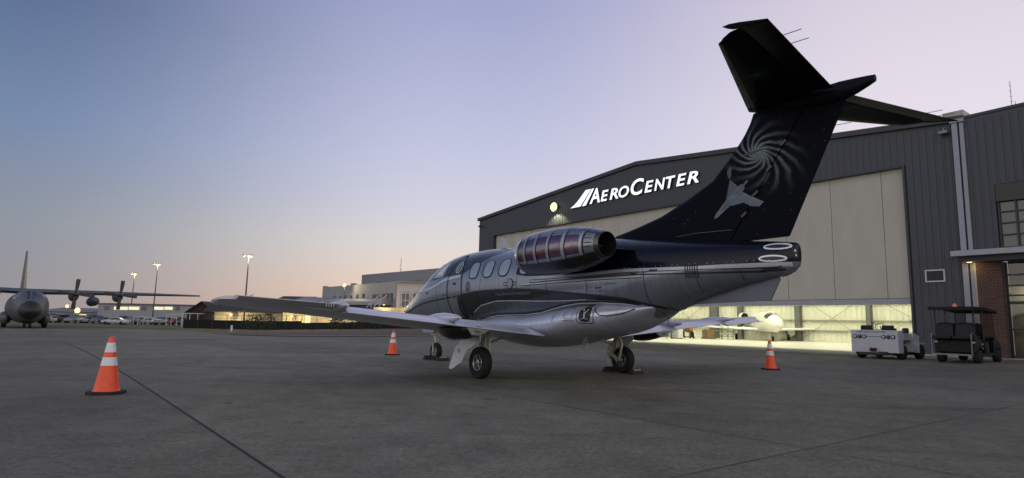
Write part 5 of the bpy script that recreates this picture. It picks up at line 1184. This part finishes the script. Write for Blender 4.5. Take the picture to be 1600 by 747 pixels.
for s_ in (-1, 1):
    b = MB(); b.loft([[(le, y * s_, z), (le - .5, y * s_, z + t_), (te + 1, y * s_, z + t_ * .5), (te, y * s_, z), (te + 1, y * s_, z - t_ * .4), (le - .5, y * s_, z - t_ * .7)] for y, le, te, z, t_ in ((0, 1.6, -3.2, 4.72, .45), (9, 1.4, -3.0, 4.92, .36), (21.4, .6, -1.9, 5.15, .14), (21.6, .2, -1.6, 5.16, .04))]); b.build('wing', mg1, tp, smooth=30)
    for (y, z) in ((4.95, 4.55), (10.15, 4.65)):
        b = MB(); b.loft([[(x, y * s_ + w * math.cos(q), z + dz_ + h * math.sin(q)) for q in [2 * math.pi * j / 20 for j in range(20)]] for x, w, h, dz_ in ((3.9, .30, .32, .05), (3.5, .48, .62, -.08), (2.4, .55, .80, -.15), (.5, .52, .75, -.12), (-1.2, .3, .4, .1))]); en = b.build('engine', mg1, tp, smooth=50)
        pr = MB(); pr.lathe([(.30, 3.92), (.28, 4.2), (.17, 4.5), (.01, 4.65)], (0, y * s_, z + .05), 'X', 18); pr.build('spinner', mg3, en, smooth=60)
        pb_ = MB()
        for k in range(4):
            q = R(4 + 90 * k); u_ = Vector((0, math.sin(q), math.cos(q))); v_ = Vector((.10, math.cos(q) * .99, -math.sin(q) * .99)); c0 = Vector((4.15, y * s_, z + .05))
            pts = []
            for d_, w_ in ((.28, .11), (.8, .20), (1.5, .25), (1.95, .25), (2.05, .20)): pts.append((d_, w_))
            ring = [[c0 + u_ * d_ + v_ * w_, c0 + u_ * d_ + Vector((.04, 0, 0)), c0 + u_ * d_ - v_ * w_, c0 + u_ * d_ - Vector((.04, 0, 0))] for d_, w_ in pts]
            pb_.loft(ring)
        pb_.build('propeller', mg3, en, smooth=40)
        ik = MB(); ik.lathe([(.01, 3.72), (.20, 3.74), (.26, 3.66)], (0, y * s_, z - .52), 'X', 16); ik.build('intake', mg2, en)
    b = MB(); b.loft([[(x, 7.4 * s_ + r_ * math.cos(q), 3.72 + r_ * math.sin(q)) for q in [2 * math.pi * j / 20 for j in range(20)]] for x, r_ in ((3.4, .05), (3.0, .35), (2.0, .62), (-1.0, .66), (-2.6, .4), (-3.6, .05))]); b.bb((-1.4, 7.4 * s_ - .1, 4.3), (1.2, 7.4 * s_ + .1, 4.75)); b.build('fuel_tank', mg1, tp, smooth=50)
    b = MB(); b.loft([[(x, s_ * 2.05 + w * math.cos(q) * .75, 1.25 + h * math.sin(q)) for q in [2 * math.pi * j / 20 for j in range(20)]] for x, w, h in ((3.6, .1, .2), (3.0, .7, .75), (1, .95, .85), (-3.2, .95, .85), (-4.8, .2, .3))]); sp = b.build('gear_pod', mg1, tp, smooth=50)
    for x in (1.6, -.4):
        b = MB(); b.lathe([(.1, -.24), (.60, -.24), (.70, -.1), (.70, .1), (.60, .24), (.1, .24)], (x, 2.15 * s_, .70), 'Y', 24); b.build('tyre', mtyre, sp, smooth=40)
    b = MB(); b.loft([[(-14.6, 0, 4.9), (-15.4, 0, 5.1), (-18.8, 0, 5.0), (-15.4, 0, 4.8)], [(-16.2, 7.9 * s_, 5.15), (-16.6, 7.9 * s_, 5.22), (-18.6, 7.9 * s_, 5.18), (-16.6, 7.9 * s_, 5.1)]]); b.build('tailplane', mg1, tp)
b = MB(); b.loft([[(le, 0, z), (le - 1.0, t_, z), (te, .02, z), (te, -.02, z), (le - 1.0, -t_, z)] for z, le, te, t_ in ((4.4, -10.5, -18.9, .42), (5.6, -13.6, -19.1, .38), (8.5, -15.0, -19.3, .26), (11.5, -16.4, -19.5, .14), (11.75, -16.8, -19.4, .04))]); b.build('vertical_fin', M('fin_pale', (.075, .072, .062), .5), tp, smooth=30)
for y in (-.28, .28):
    b = MB(); b.lathe([(.08, -.14), (.42, -.14), (.49, 0), (.42, .14), (.08, .14)], (7.4, y, .49), 'Y', 22); b.build('nose_tyre', mtyre, tp, smooth=40)
b = MB(); b.tube([(7.5, 0, 1.3), (7.4, 0, .5)], .09, 8); b.bb((6.9, -.62, .62), (8.0, -.58, 1.1)); b.bb((6.9, .58, .62), (8.0, .62, 1.1)); b.build('nose_gear', mg3, tp)
# ------------------------------------------------------------------ light poles
mpole = M('pole_steel', (.06, .06, .062), .5, .4)
mglow = M('sodium_glow', (.05, .04, .03), .6, emit=(1, .58, .20, 1.8), spec=0)
mhead = M('lamp_head', (.20, .20, .20), .5, .2)
def pole(u, vt, Y, label):
    p = at(u, 480, Y); z0 = gz(p.x); top = at(u, vt, Y).z; h = top - z0
    o = empty('light_pole', (p.x, Y, z0)); tag(o, label, 'light pole', 'lit light poles beyond the apron')
    b = MB(); b.tube([(0, 0, 0), (0, 0, h * .5), (0, 0, h - .1)], [.16, .13, .09], 10); b.tube([(-.9, 0, h - .15), (.5, 0, h - .15)], .05, 8); b.lathe([(.3, 0), (.3, .25), (.2, .35)], n=12); b.build('post', mpole, o, smooth=40)
    for x, lit in ((.35, 1), (-.85, 0)):
        hd = MB(); hd.box((x, -.12, h + .05), (.62, .55, .22), mat=Matrix.Rotation(R(22), 3, 'X')); ho = hd.build('lamp_head', mhead, o, bevel=.03)
        g = MB(); g.lathe([(.01, -.1), (.34, -.06), (.46, .08), (.34, .22), (.01, .26)] if lit else [(.01, 0), (.10, .02), (.12, .06), (.10, .1), (.01, .11)], (x, -.22, h - .16), 'Z', 14); g.build('lamp_lens', mglow if lit else M('dim_glow', (1, .9, .7), .4, emit=(1, .85, .5, 2.5)), ho, smooth=60)
    l = bpy.data.lights.new('pole_lamp', 'POINT'); l.energy = 1500; l.color = (1, .78, .42); l.shadow_soft_size = .25
    lo = bpy.data.objects.new('pole_lamp', l); C.objects.link(lo); lo.location = (p.x + .35, Y - .7, z0 + h - .35)
pole(205, 428, 168, 'smallest and farthest lit light pole, left of the pole by the awning')
pole(240, 413, 150, 'tall lit light pole standing between parked cars and the white awning')
pole(382.5, 400, 104, 'lit light pole rising behind the jet wing tip, nearest the low brick house')
# ------------------------------------------------------------------ far buildings
mwl = M('far_wall_white', (.24, .25, .27), .7, var=.08, scale=.4)
mwl2 = M('far_wall_pale', (.235, .235, .25), .7, var=.06, scale=.3)
mrf1 = M('far_roof_grey', (.09, .095, .105), .7)
mrfd = M('far_roof_dark', (.020, .021, .024), .7)
mbk = M('dark_brick', (.026, .016, .013), .9, var=.3, scale=3)
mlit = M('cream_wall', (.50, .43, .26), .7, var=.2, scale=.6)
mwin = M('far_window', (.02, .022, .026), .1, spec=.8)
mwinlit = M('far_window_lit', (.5, .45, .3), .5, emit=(1, .92, .55, .75))
def house(name, x0, x1, y0, y1, zb, eave, ridge, wallm, roofm, axis='x', over=.4):
    o = empty(name, ((x0 + x1) / 2, y0, zb)); w = (x1 - x0) / 2; d_ = y1 - y0
    b = MB()
    if axis == 'x':
        b.prism([(-w, 0, 0), (-w, d_, 0), (-w, d_, eave), (-w, d_ / 2, ridge), (-w, 0, eave)], (2 * w, 0, 0))
    else: b.prism([(-w, 0, 0), (w, 0, 0), (w, 0, eave), (0, 0, ridge), (-w, 0, eave)], (0, d_, 0))
    b.build('wall', wallm, o)
    b = MB(); t_ = .14
    if axis == 'x':
        for s_ in (0, 1):
            yy = [-over, d_ / 2] if s_ == 0 else [d_ + over, d_ / 2]; k = (ridge - eave) / (d_ / 2); e2 = eave - over * k + .03
            b.prism([(-w - over, yy[0], e2), (-w - over, yy[1], ridge + .03), (-w - over, yy[1], ridge + .03 + t_), (-w - over, yy[0], e2 + t_)], (2 * w + 2 * over, 0, 0))
    else:
        for s_ in (-1, 1):
            k = (ridge - eave) / w; e2 = eave - over * k + .03
            b.prism([(s_ * (w + over), -over, e2), (0, -over, ridge + .03), (0, -over, ridge + .03 + t_), (s_ * (w + over), -over, e2 + t_)], (0, d_ + 2 * over, 0))
    b.build('roof', roofm, o); return o, w
# long white hangar shed behind the car park
def ux(u, Y): return at(u, 490, Y).x
def vz(u, v, Y, zb): return at(u, v, Y).z - zb
ZB = -.97
Y = 165; x0, x1 = ux(152, Y), ux(296, Y)
sh, w = house('white_shed', x0, x1, Y, Y + 26, ZB, vz(224, 476, Y, ZB), vz(224, 474, Y, ZB), mwl, mrf1)
tag(sh, 'long white metal shed with lit strip windows behind the car park', 'shed')
for (a, b_, v0, v1, lit) in ((178, 200, 479.5, 484, 1), (201, 218, 479.5, 484, 1), (240, 256, 479.5, 484, 1), (257, 270, 479.5, 484, 1), (163, 171, 478.5, 484, 0), (221, 229, 478.5, 484.5, 0), (274, 281, 478.5, 485, 0)):
    p0, p1 = at(a, v1, Y), at(b_, v0, Y); c_ = sh.location
    f_ = MB(); f_.bb((p0.x - c_.x, -.08, p0.z - ZB), (p1.x - c_.x, -.01, p1.z - ZB)); fo_ = f_.build('window', mwinlit if lit else mwin, sh)
    if lit: fo_['label'] = 'lit strip window'
Y = 182; x0, x1 = ux(60, Y), ux(142, Y)
sh2, w = house('low_depot', x0, x1, Y, Y + 20, ZB, vz(100, 487, Y, ZB), vz(100, 481, Y, ZB), M('depot_wall', (.20, .20, .20), .7), M('depot_roof', (.16, .16, .17), .7)); tag(sh2, 'low pale roofed depot between the transport plane and white shed', 'depot')
for k in range(4):
    f_ = MB(); f_.bb((-w + 3 + k * 4.5, -.06, .6), (-w + 5 + k * 4.5, -.01, 1.9)); f_.build('window', mwinlit if k == 2 else mwin, sh2)
# wall lamps flaring by the depot
def flare(u, v, Y, label, e, r=.28):
    p = at(u, v, Y); o = empty('flood_lamp', (p.x, p.y, gz(p.x))); tag(o, label, 'flood lamp', 'bright flood lamps far off'); h = p.z - gz(p.x)
    b = MB(); b.tube([(0, .2, 0), (0, .2, h)], .07, 8); b.build('post', mpole, o)
    g = MB(); g.lathe([(.01, -.15), (r, -.08), (r, .08), (.01, .15)], (0, 0, h), 'Y', 14); g.build('lamp_lens', mglow, o, smooth=60)
    b = MB(); b.box((0, .16, h), (r * 2.2, .06, r * 2.2)); b.build('lamp_head', mhead, o)
    l = bpy.data.lights.new('flood_glow', 'POINT'); l.energy = e; l.color = (1, .8, .42); l.shadow_soft_size = .2
    lo = bpy.data.objects.new('flood_glow', l); C.objects.link(lo); lo.location = (p.x, p.y - .5, p.z)
flare(121, 485, 172, 'large flood lamp glowing under the transport plane inner propeller', 900, .75)
flare(105, 478.5, 175, 'small flood lamp glowing just left of the large one', 400, .45)
flare(538, 446, 122, 'flood lamp on the roof edge of the pale low terminal wing', 500, .30)
flare(361, 492, 106.5, 'flood lamp against the yellow house wall under the wing tip', 420, .22)
flare(456, 494, 103, 'flood lamp low behind the fence, middle of the three there', 420, .14)
flare(518, 495.5, 102.5, 'flood lamp low behind the fence, nearest the jet flap', 420, .16)
# brick house and its lit long wall
Y = 108
ZB = -.95; EV = vz(360, 486.5, Y, ZB); RG = vz(360, 472.5, Y + 4, ZB)
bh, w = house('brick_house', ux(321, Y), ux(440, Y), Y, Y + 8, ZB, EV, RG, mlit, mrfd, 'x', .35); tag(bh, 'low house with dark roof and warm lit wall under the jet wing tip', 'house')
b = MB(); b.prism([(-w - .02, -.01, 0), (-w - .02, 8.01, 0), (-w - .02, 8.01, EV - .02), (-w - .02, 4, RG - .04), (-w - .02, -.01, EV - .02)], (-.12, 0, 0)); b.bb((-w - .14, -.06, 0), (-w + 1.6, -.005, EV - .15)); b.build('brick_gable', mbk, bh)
for x in (-w + 2.1, -w + 4.2, -w + 6.0): MB().bb((x, -.05, .3), (x + .7, -.004, 1.3)).build('window', mwin, bh)
gx = ux(311, 80)
gb, gw = house('gable_barn', ux(292, 116), ux(336, 116), 116, 128, ZB, vz(315, 488, 116, ZB), vz(315, 472, 116, ZB), mbk, mrfd, 'y', .35); tag(gb, 'dark brick gable building beside the white awnings', 'house')
MB().bb((-.6, -.06, 0), (.5, -.005, 1.4)).build('door', M('barn_door', (.08, .07, .06), .7), gb)
b = MB(); b.box((.9, -.1, 1.6), (.3, .16, .14)); b.build('wall_light', M('warm_lamp', (1, .9, .6), .4, emit=(1, .8, .4, 2)), gb)
Y = 130
lb2, w = house('grey_roof_hall', ux(428, Y), ux(476, Y), Y, Y + 12, ZB, vz(450, 471, Y, ZB), vz(450, 464, Y + 6, ZB), mwl2, mrfd, 'x'); tag(lb2, 'low hall with dark roof seen above the jet wing', 'hall')
lb3, w = house('long_low_hall', ux(470, Y), ux(545, Y), Y - 4, Y + 8, ZB, vz(500, 472, Y - 4, ZB), vz(500, 466, Y + 2, ZB), M('hall_wall', (.27, .27, .28), .7), M('hall_roof', (.20, .205, .21), .6), 'x'); tag(lb3, 'long low hall with pale roof next to the terminal', 'hall')
# lit annex wall behind the fence
Y = 104.5; b = MB(); bx0, bx1 = ux(442, Y), ux(580, Y); o = empty('lit_workshop', ((bx0 + bx1) / 2, Y, ZB)); WT = vz(500, 489, Y, ZB); tag(o, 'low workshop with yellow lit wall behind the dark fence', 'workshop'); w = (bx1 - bx0) / 2
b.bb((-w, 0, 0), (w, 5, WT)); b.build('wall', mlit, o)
b = MB(); b.bb((-w - .2, -.4, WT + .01), (w + .2, 5.2, WT + .2)); b.build('roof', mrfd, o)
dxx = ux(481, Y) - o.location.x; MB().bb((dxx - .35, -.05, .1), (dxx + .5, -.004, WT - .15)).build('door', M('lit_door', (.5, .45, .3), .5, emit=(1, .82, .42, .7)), o)
for u in (450, 462, 500, 530): dxx = ux(u, Y) - o.location.x; MB().bb((dxx - .5, -.05, .5), (dxx + .5, -.004, 1.3)).build('window', mwin, o)
# white awnings left of the barn
for (u0, u1, Y, vt, lb_) in ((214, 238, 128, 495, 'small white flat awning on thin posts by the tall light pole'), (265, 290, 122, 491, 'white flat awning on posts left of the dark gable building'), (290, 326, 110, 489.5, 'wide white awning porch in front of the dark gable building')):
    a, c_ = ux(u0, Y), ux(u1, Y); zt = at(u0, vt, Y).z + .5; o = empty('awning', ((a + c_) / 2, Y, gz(a))); tag(o, lb_, 'awning', 'white awnings by the car park'); w = (c_ - a) / 2; zt = at((u0 + u1) / 2, vt, Y).z - o.location.z
    b = MB(); b.bb((-w, -1.2, zt - .12), (w, 1.2, zt)); b.build('canopy', M('awning_white', (.5, .5, .48), .6), o)
    for x in (-w + .1, -w / 3, w / 3, w - .1):
        MB().tube([(x, -1.1, 0), (x, -1.1, zt - .121)], .06, 6).build('post', M('awning_white', (.5, .5, .48), .6), o)
# terminal: low wing, tall block, white front bay
tz = -.95
def wallbox(o, p, q, h, mat_, name, depth=10, z0=0):      # a long box along p->q, going back
    d_ = Vector((q[0] - p[0], q[1] - p[1], 0)); n_ = Vector((-d_.y, d_.x, 0)).normalized()
    if n_.y < 0: n_ = -n_
    b = MB(); P_ = [Vector((p[0], p[1], z0)), Vector((q[0], q[1], z0)), Vector((q[0], q[1], z0)) + n_ * depth, Vector((p[0], p[1], z0)) + n_ * depth]
    b.prism(P_, (0, 0, h)); return b.build(name, mat_, o)
ter = empty('terminal', (0, 0, tz)); tag(ter, 'pale terminal building with tall rear block, dark windows and white front bay', 'terminal')
pL = at(503, 470, 136); pR = at(618, 470, 110); hL = at(503, 449, 136).z - tz
wallbox(ter, (pL.x, pL.y), (pR.x, pR.y), hL, mwl2, 'wall', 14)
qL = at(565, 440, 146); qR = at(704, 440, 120); hT = at(565, 429.5, 146).z - tz
wallbox(ter, (qL.x, qL.y), (qR.x, qR.y), hT, M('block_grey', (.16, .17, .195), .6, var=.05, scale=.3), 'tall_block', 22)
BY = 108; fL = at(619, 470, BY); hB = at(619, 441, BY).z - tz
wallbox(ter, (fL.x, BY), (fL.x + 14, BY - .6), hB, M('bay_white', (.36, .345, .36), .6, var=.05), 'front_bay', 10)
b = MB(); b.bb((fL.x - .1, BY - .7, hB), (fL.x + 14, BY + .2, hB + .15)); b.build('coping', mwl, ter)
def bay_win(u0, u1, v0, v1, nx, ny, Yp):
    p0, p1 = at(u0, v1, Yp), at(u1, v0, Yp); b = MB(); b.bb((p0.x, Yp - .05, p0.z - tz), (p1.x, Yp - .02, p1.z - tz)); o = b.build('window', mwin, ter)
    b = MB()
    for i in range(nx + 1): x = p0.x + (p1.x - p0.x) * i / nx; b.bb((x - .04, Yp - .10, p0.z - tz - .04), (x + .04, Yp - .055, p1.z - tz + .04))
    for i in range(ny + 1): z = p0.z + (p1.z - p0.z) * i / ny; b.bb((p0.x, Yp - .095, z - tz - .04), (p1.x, Yp - .058, z - tz + .04))
    b.build('frame', M('frame_pale', (.4, .4, .42), .5), o)
bay_win(627, 640, 458.5, 480, 2, 2, BY - .35); bay_win(644, 662, 458.5, 480, 3, 2, BY - .45)
dv = (pR - pL); dv.z = 0; dn = Vector((dv.y, -dv.x, 0)).normalized()
if dn.y > 0: dn = -dn
def on_wing(u, v):
    d_ = ray(u, v); t = (pL - Vector((0, 0, H))).dot(dn) / d_.dot(dn); return Vector((0, 0, H)) + d_ * t
for (u0, u1, v0, v1) in ((521, 525, 462.5, 465), (530, 533.5, 463, 465.5), (538, 541.5, 461.5, 466), (547, 550.5, 461.5, 466.5), (557, 560, 460, 466), (566.5, 570, 459, 466), (582, 588, 460, 468), (589, 594, 460, 468), (597, 602, 459, 470), (603, 608, 458.5, 471), (609, 614, 458, 472)):
    a, c_ = on_wing(u0, v1), on_wing(u1, v0); b = MB(); e_ = dn * .06
    P_ = [a, Vector((c_.x, c_.y, a.z)), c_, Vector((a.x, a.y, c_.z))]
    b.prism([p + dn * .01 - Vector((0, 0, tz)) for p in P_], e_); b.build('window', mwin, ter)
cpy = MB(); a, c_ = on_wing(528, 474), on_wing(613, 474)
vs = []
for i in range(9):
    p = a.lerp(c_, i / 8)
    for k, (o_, z) in enumerate(((.0, 1.15), (1.9, .95), (2.2, .5), (2.2, -.15), (0, -.15))): q = p + dn * (o_ + .02) + Vector((0, 0, z - tz - .2)); vs.append(q)
cpy.add(vs, [(i * 5 + k, i * 5 + (k + 1) % 5, (i + 1) * 5 + (k + 1) % 5, (i + 1) * 5 + k) for i in range(8) for k in range(5)] + [(0, 1, 2, 3, 4), (44, 43, 42, 41, 40)])
for u in (598, 640):
    lp = at(u, 480, 104.6); g = MB(); g.lathe([(.01, -.1), (.16, -.06), (.16, .06), (.01, .1)], (lp.x, lp.y + .9, lp.z - tz + .4), 'Z', 12); g.build('porch_lamp', mglow, ter)
    l = bpy.data.lights.new('porch_lamp', 'POINT'); l.energy = 160; l.color = (1, .8, .4); l.shadow_soft_size = .15
    lo = bpy.data.objects.new('porch_lamp', l); C.objects.link(lo); lo.location = (lp.x, lp.y + .2, lp.z + .3)
cpy.build('canopy', M('canopy_grey', (.24, .245, .265), .5), ter)
for (u0, v0, u1, v1) in ((593, 481, 606, 462), (600, 481, 592, 470), (604, 481, 617, 462), (614, 481, 604, 468)):
    a, c_ = on_wing(u0, v0) + dn * 2.6, on_wing(u1, v1) + dn * 1.6; a.z -= tz; c_.z -= tz
    MB().tube([a, c_], .09, 6).build('brace', M('brace_white', (.5, .5, .52), .5), ter)
b = MB(); a = at(584, 486, 106); c_ = at(655, 486, 106); b.bb((a.x, 105.8, .0), (c_.x, 106.2, vz(620, 481, 106, tz))); b.build('porch_wall', mlit, ter)
for k, u in enumerate((505, 549, 590, 640)):
    rb = on_wing(min(u, 612), 446); b = MB(); b.bb((rb.x - .5, rb.y + 1.5, hL), (rb.x + .5, rb.y + 2.6, hL + .35 + .1 * (k % 2))) if u < 620 else b.bb((fL.x + 3, BY + 1, hB + .001), (fL.x + 4, BY + 2, hB + .6)); b.build('roof_unit', M('unit_grey', (.12, .12, .13), .6), ter)
# antenna masts
def mast(u, v0, v1, Y, label):
    a = at(u, v0, Y); o = empty('antenna_mast', (a.x, Y, gz(a.x))); tag(o, label, 'antenna mast'); z1 = at(u, v0, Y).z - gz(a.x)
    b = MB(); b.tube([(0, 0, 0), (0, 0, z1)], [.16, .05], 6)
    for k in range(6): b.tube([(-.35, 0, z1 - 1 - k * 1.1), (.35, 0, z1 - 1 - k * 1.1)], .035, 5)
    b.build('mast', M('mast_steel', (.22, .20, .21), .6), o)
mast(627, 402, 420, 160, 'thin antenna mast rising behind the pale terminal block')
mast(1577.5, 127, 170, 120, 'tall thin antenna mast above the office roof at right')
mast(1586, 158, 170, 120, 'short thin antenna mast above the office roof at right')
# ------------------------------------------------------------------ fence
fn_ = empty('fence', (0, 0, 0)); tag(fn_, 'long dark chain link fence with black screen along the apron edge', 'fence')
FP = [(-53.5, 102), (-46, 101), (-36, 100), (-26, 99.5), (-15, 99.5), (-4, 100), (4, 101)]
segs = []
for a, c_ in zip(FP, FP[1:]):
    n = max(1, round(math.dist(a, c_) / 2.4))
    segs += [(a[0] + (c_[0] - a[0]) * i / n, a[1] + (c_[1] - a[1]) * i / n) for i in range(n)]
segs.append(FP[-1])
mscr = M('screen_black', (.010, .011, .011), .9); mfp = M('fence_post', (.05, .05, .05), .5, .4)
b = MB(); b2 = MB()
for i, (a, c_) in enumerate(zip(segs, segs[1:])):
    za, zc = gz(a[0]), gz(c_[0]); k = 1.15 if i < 14 else 1.0
    hgt = 1.45 if i < 8 or i > 14 else 1.15
    d_ = Vector((c_[0] - a[0], c_[1] - a[1], 0)).normalized(); nn = Vector((-d_.y, d_.x, 0)) * .012
    b.prism([Vector((a[0], a[1], za + .04)) + nn, Vector((c_[0], c_[1], zc + .04)) + nn, Vector((c_[0], c_[1], zc + hgt)) + nn, Vector((a[0], a[1], za + hgt)) + nn], nn * 1.2)
    b2.tube([(a[0], a[1], za + 2.3), (c_[0], c_[1], zc + 2.3)], .025, 6); b2.tube([(a[0], a[1], za + 1.75), (c_[0], c_[1], zc + 1.75)], .018, 6)
b.build('screen', mscr, fn_); b2.build('rail', mfp, fn_)
for a in segs: MB().tube([(a[0], a[1], gz(a[0])), (a[0], a[1], gz(a[0]) + 2.35)], .05, 6).build('post', mfp, fn_)
# shrubs behind the fence
mleaf = M('shrub_leaf', (.022, .032, .014), .8, var=.5, scale=2)
mstem = M('shrub_stem', (.05, .035, .025), .9)
def shrub(x, y, w, h, label, seed):
    rn = random.Random(seed); z0 = gz(x); o = empty('shrub', (x, y, z0)); tag(o, label, 'shrub', 'dark shrubs along the fence')
    b = MB()
    for k in range(7):
        a = rn.uniform(0, 6.28); e = Vector((math.cos(a) * w * .35, math.sin(a) * w * .25, h * rn.uniform(.6, .95))); b.tube([(0, 0, 0), e * .5 + Vector((0, 0, .1)), e], [.03, .02, .008], 5)
    b.build('stem', mstem, o)
    b = MB()
    for k in range(520):
        u_ = rn.uniform(0, 1) ** .5; a = rn.uniform(0, 6.28); zf = rn.uniform(.08, 1); rad = w * .5 * u_ * math.sqrt(max(0, 1 - (zf - .4) ** 2 / .45)) * rn.uniform(.7, 1.1)
        c0 = Vector((rad * math.cos(a), rad * .8 * math.sin(a), h * zf)); s_ = rn.uniform(.08, .18)
        e1 = Vector((rn.gauss(0, 1), rn.gauss(0, 1), rn.gauss(0, 1))).normalized() * s_; e2 = e1.orthogonal().normalized() * s_ * .5
        b.add([c0 - e1, c0 + e2, c0 + e1, c0 - e2], [(0, 1, 2, 3)])
    b.build('foliage', mleaf, o, fix=False)
for i, (u, Y, w, h, lb_) in enumerate(((398, 97.5, 4.0, 2.4, 'broad dark shrub below the outer jet wing, left of the fence gap'), (420, 97, 3.4, 2.6, 'rounded dark shrub below the vortex marks of the wing'), (565, 97, 4.4, 1.9, 'low wide dark shrub behind the standing cone'), (588, 97.2, 4.0, 2.1, 'dark shrub just left of the small cone'), (640, 97, 4.4, 2.0, 'dark shrub below the jet nose, right of the cone'), (530, 97, 3.4, 1.8, 'small dark shrub under the jet flap'))):
    shrub(ux(u, Y), Y, w, h, lb_, 11 + i)
# white marker post at the apron edge
p = at(362, 511, 84); o = empty('marker_post', (p.x, 84, gz(p.x))); tag(o, 'small white marker post at the apron edge under the wing tip', 'marker post')
b = MB(); b.lathe([(.12, 0), (.12, .58), (.15, .60), (.15, .72), (.07, .80), (.002, .83)], n=12); b.build('post', M('hydrant_white', (.6, .6, .56), .5), o, smooth=40)
b = MB(); b.tube([(-.18, 0, .42), (.18, 0, .42)], .05, 8); b.build('cap', M('hydrant_white', (.6, .6, .56), .5), o)
# ------------------------------------------------------------------ parked cars
def make_car(kind):
    o = empty('parked_car', (0, 0, 0)); b = MB()
    L_, hw = (2.2, .86) if kind == 'sedan' else (2.35, .93)
    if kind == 'sedan': prof = [(-2.2, .45), (-2.15, .85), (-1.5, .95), (-.9, 1.38), (.35, 1.42), (1.05, .98), (2.0, .84), (2.2, .6), (2.2, .35), (-2.2, .30)]
    else: prof = [(-2.3, .5), (-2.28, 1.05), (-2.0, 1.68), (.3, 1.74), (1.05, 1.16), (2.15, 1.02), (2.3, .7), (2.3, .4), (-2.3, .36)]
    b.prism([(x, -hw, z) for x, z in prof], (0, 2 * hw, 0)); bo_ = b.build('body', M('car_dark', (.03, .03, .035), .3, .2, coat=.5), o, bevel=.07, smooth=40)
    b = MB(); zb, zt = (.97, 1.34) if kind == 'sedan' else (1.14, 1.62)
    for s_ in (-1, 1):
        x0, x1, x2, x3 = (-1.35, -.82, .28, .88) if kind == 'sedan' else (-2.05, -1.85, .22, .85)
        b.prism([(x0, s_ * (hw + .004), zb), (x1, s_ * (hw + .004), zt), (x2, s_ * (hw + .004), zt), (x3, s_ * (hw + .004), zb)], (0, -.01 * s_, 0))
    b.build('window', mwin, o)
    for x in (-1.35, 1.4):
        for y in (-hw + .08, hw - .08):
            t = MB(); t.lathe([(.14, -.1), (.28, -.1), (.32, -.05), (.32, .05), (.28, .1), (.14, .1)], (x, y, .32), 'Y', 16); t.build('wheel', mtyre, o, smooth=40)
    for y in (-.6, .6): MB().box((L_ - .02, y, .68), (.08, .3, .12)).build('headlight', M('lamp_clear', (.4, .4, .42), .2, coat=.5), o)
    return o
proto = {k: make_car(k) for k in ('sedan', 'van')}; used = set(); bodies = {}
COL = {'dark': (.03, .03, .035), 'white': (.36, .36, .37), 'silver': (.17, .175, .19), 'red': (.22, .02, .02), 'grey': (.12, .12, .13), 'blue': (.03, .05, .11)}
CARS = [(79, 'sedan', 'white', 90), (92, 'van', 'dark', 80), (106, 'sedan', 'silver', 85), (119, 'van', 'grey', 95), (133, 'sedan', 'dark', 75), (147, 'van', 'dark', 90), (160, 'sedan', 'blue', 85), (181, 'sedan', 'white', 12), (196, 'van', 'dark', 80), (211, 'van', 'silver', 90), (226, 'sedan', 'dark', 85), (245, 'sedan', 'white', 80), (256, 'van', 'grey', 95), (270, 'sedan', 'red', 85), (284, 'van', 'dark', 90)]
for i, (u, k, cname, rz) in enumerate(CARS):
    Y = 130 + (i % 3) * 2.2 if u != 181 else 122
    o = proto[k] if k not in used else copy_tree(proto[k]); used.add(k)
    o.location = (ux(u, Y), Y, gz(ux(u, Y)) + .022); o.rotation_euler = (0, 0, R(rz + 180))
    nb = [CARS[j][2] for j in (i - 1, i + 1) if 0 <= j < len(CARS)]
    where = {79: 'leftmost in the row, beside the transport plane', 92: 'second from the left in the far row', 106: 'near the transport plane inner engine', 119: 'below the large flood lamp', 133: 'left of the fuel tank of the plane', 147: 'below the fuel tank of the plane', 160: 'right of the fuel tank of the plane', 181: 'parked sideways ahead of the row', 196: 'left of the farthest light pole', 211: 'beside the small awning', 226: 'under the small white awning', 245: 'right of the tall light pole', 256: 'second right of the tall light pole', 270: 'behind the second white awning', 284: 'rightmost in the row by the awnings'}[u]
    tag(o, f"{cname} parked {'van' if k == 'van' else 'car'} {where}", 'car', 'cars parked beyond the apron')
    key = (k, cname)
    if cname != 'dark':
        for ch_ in o.children:
            if ch_.name.startswith('body'):
                if key not in bodies:
                    me = ch_.data.copy(); me.materials.clear(); me.materials.append(M('car_' + cname, COL[cname], .3, .2, coat=.5)); bodies[key] = me
                ch_.data = bodies[key]
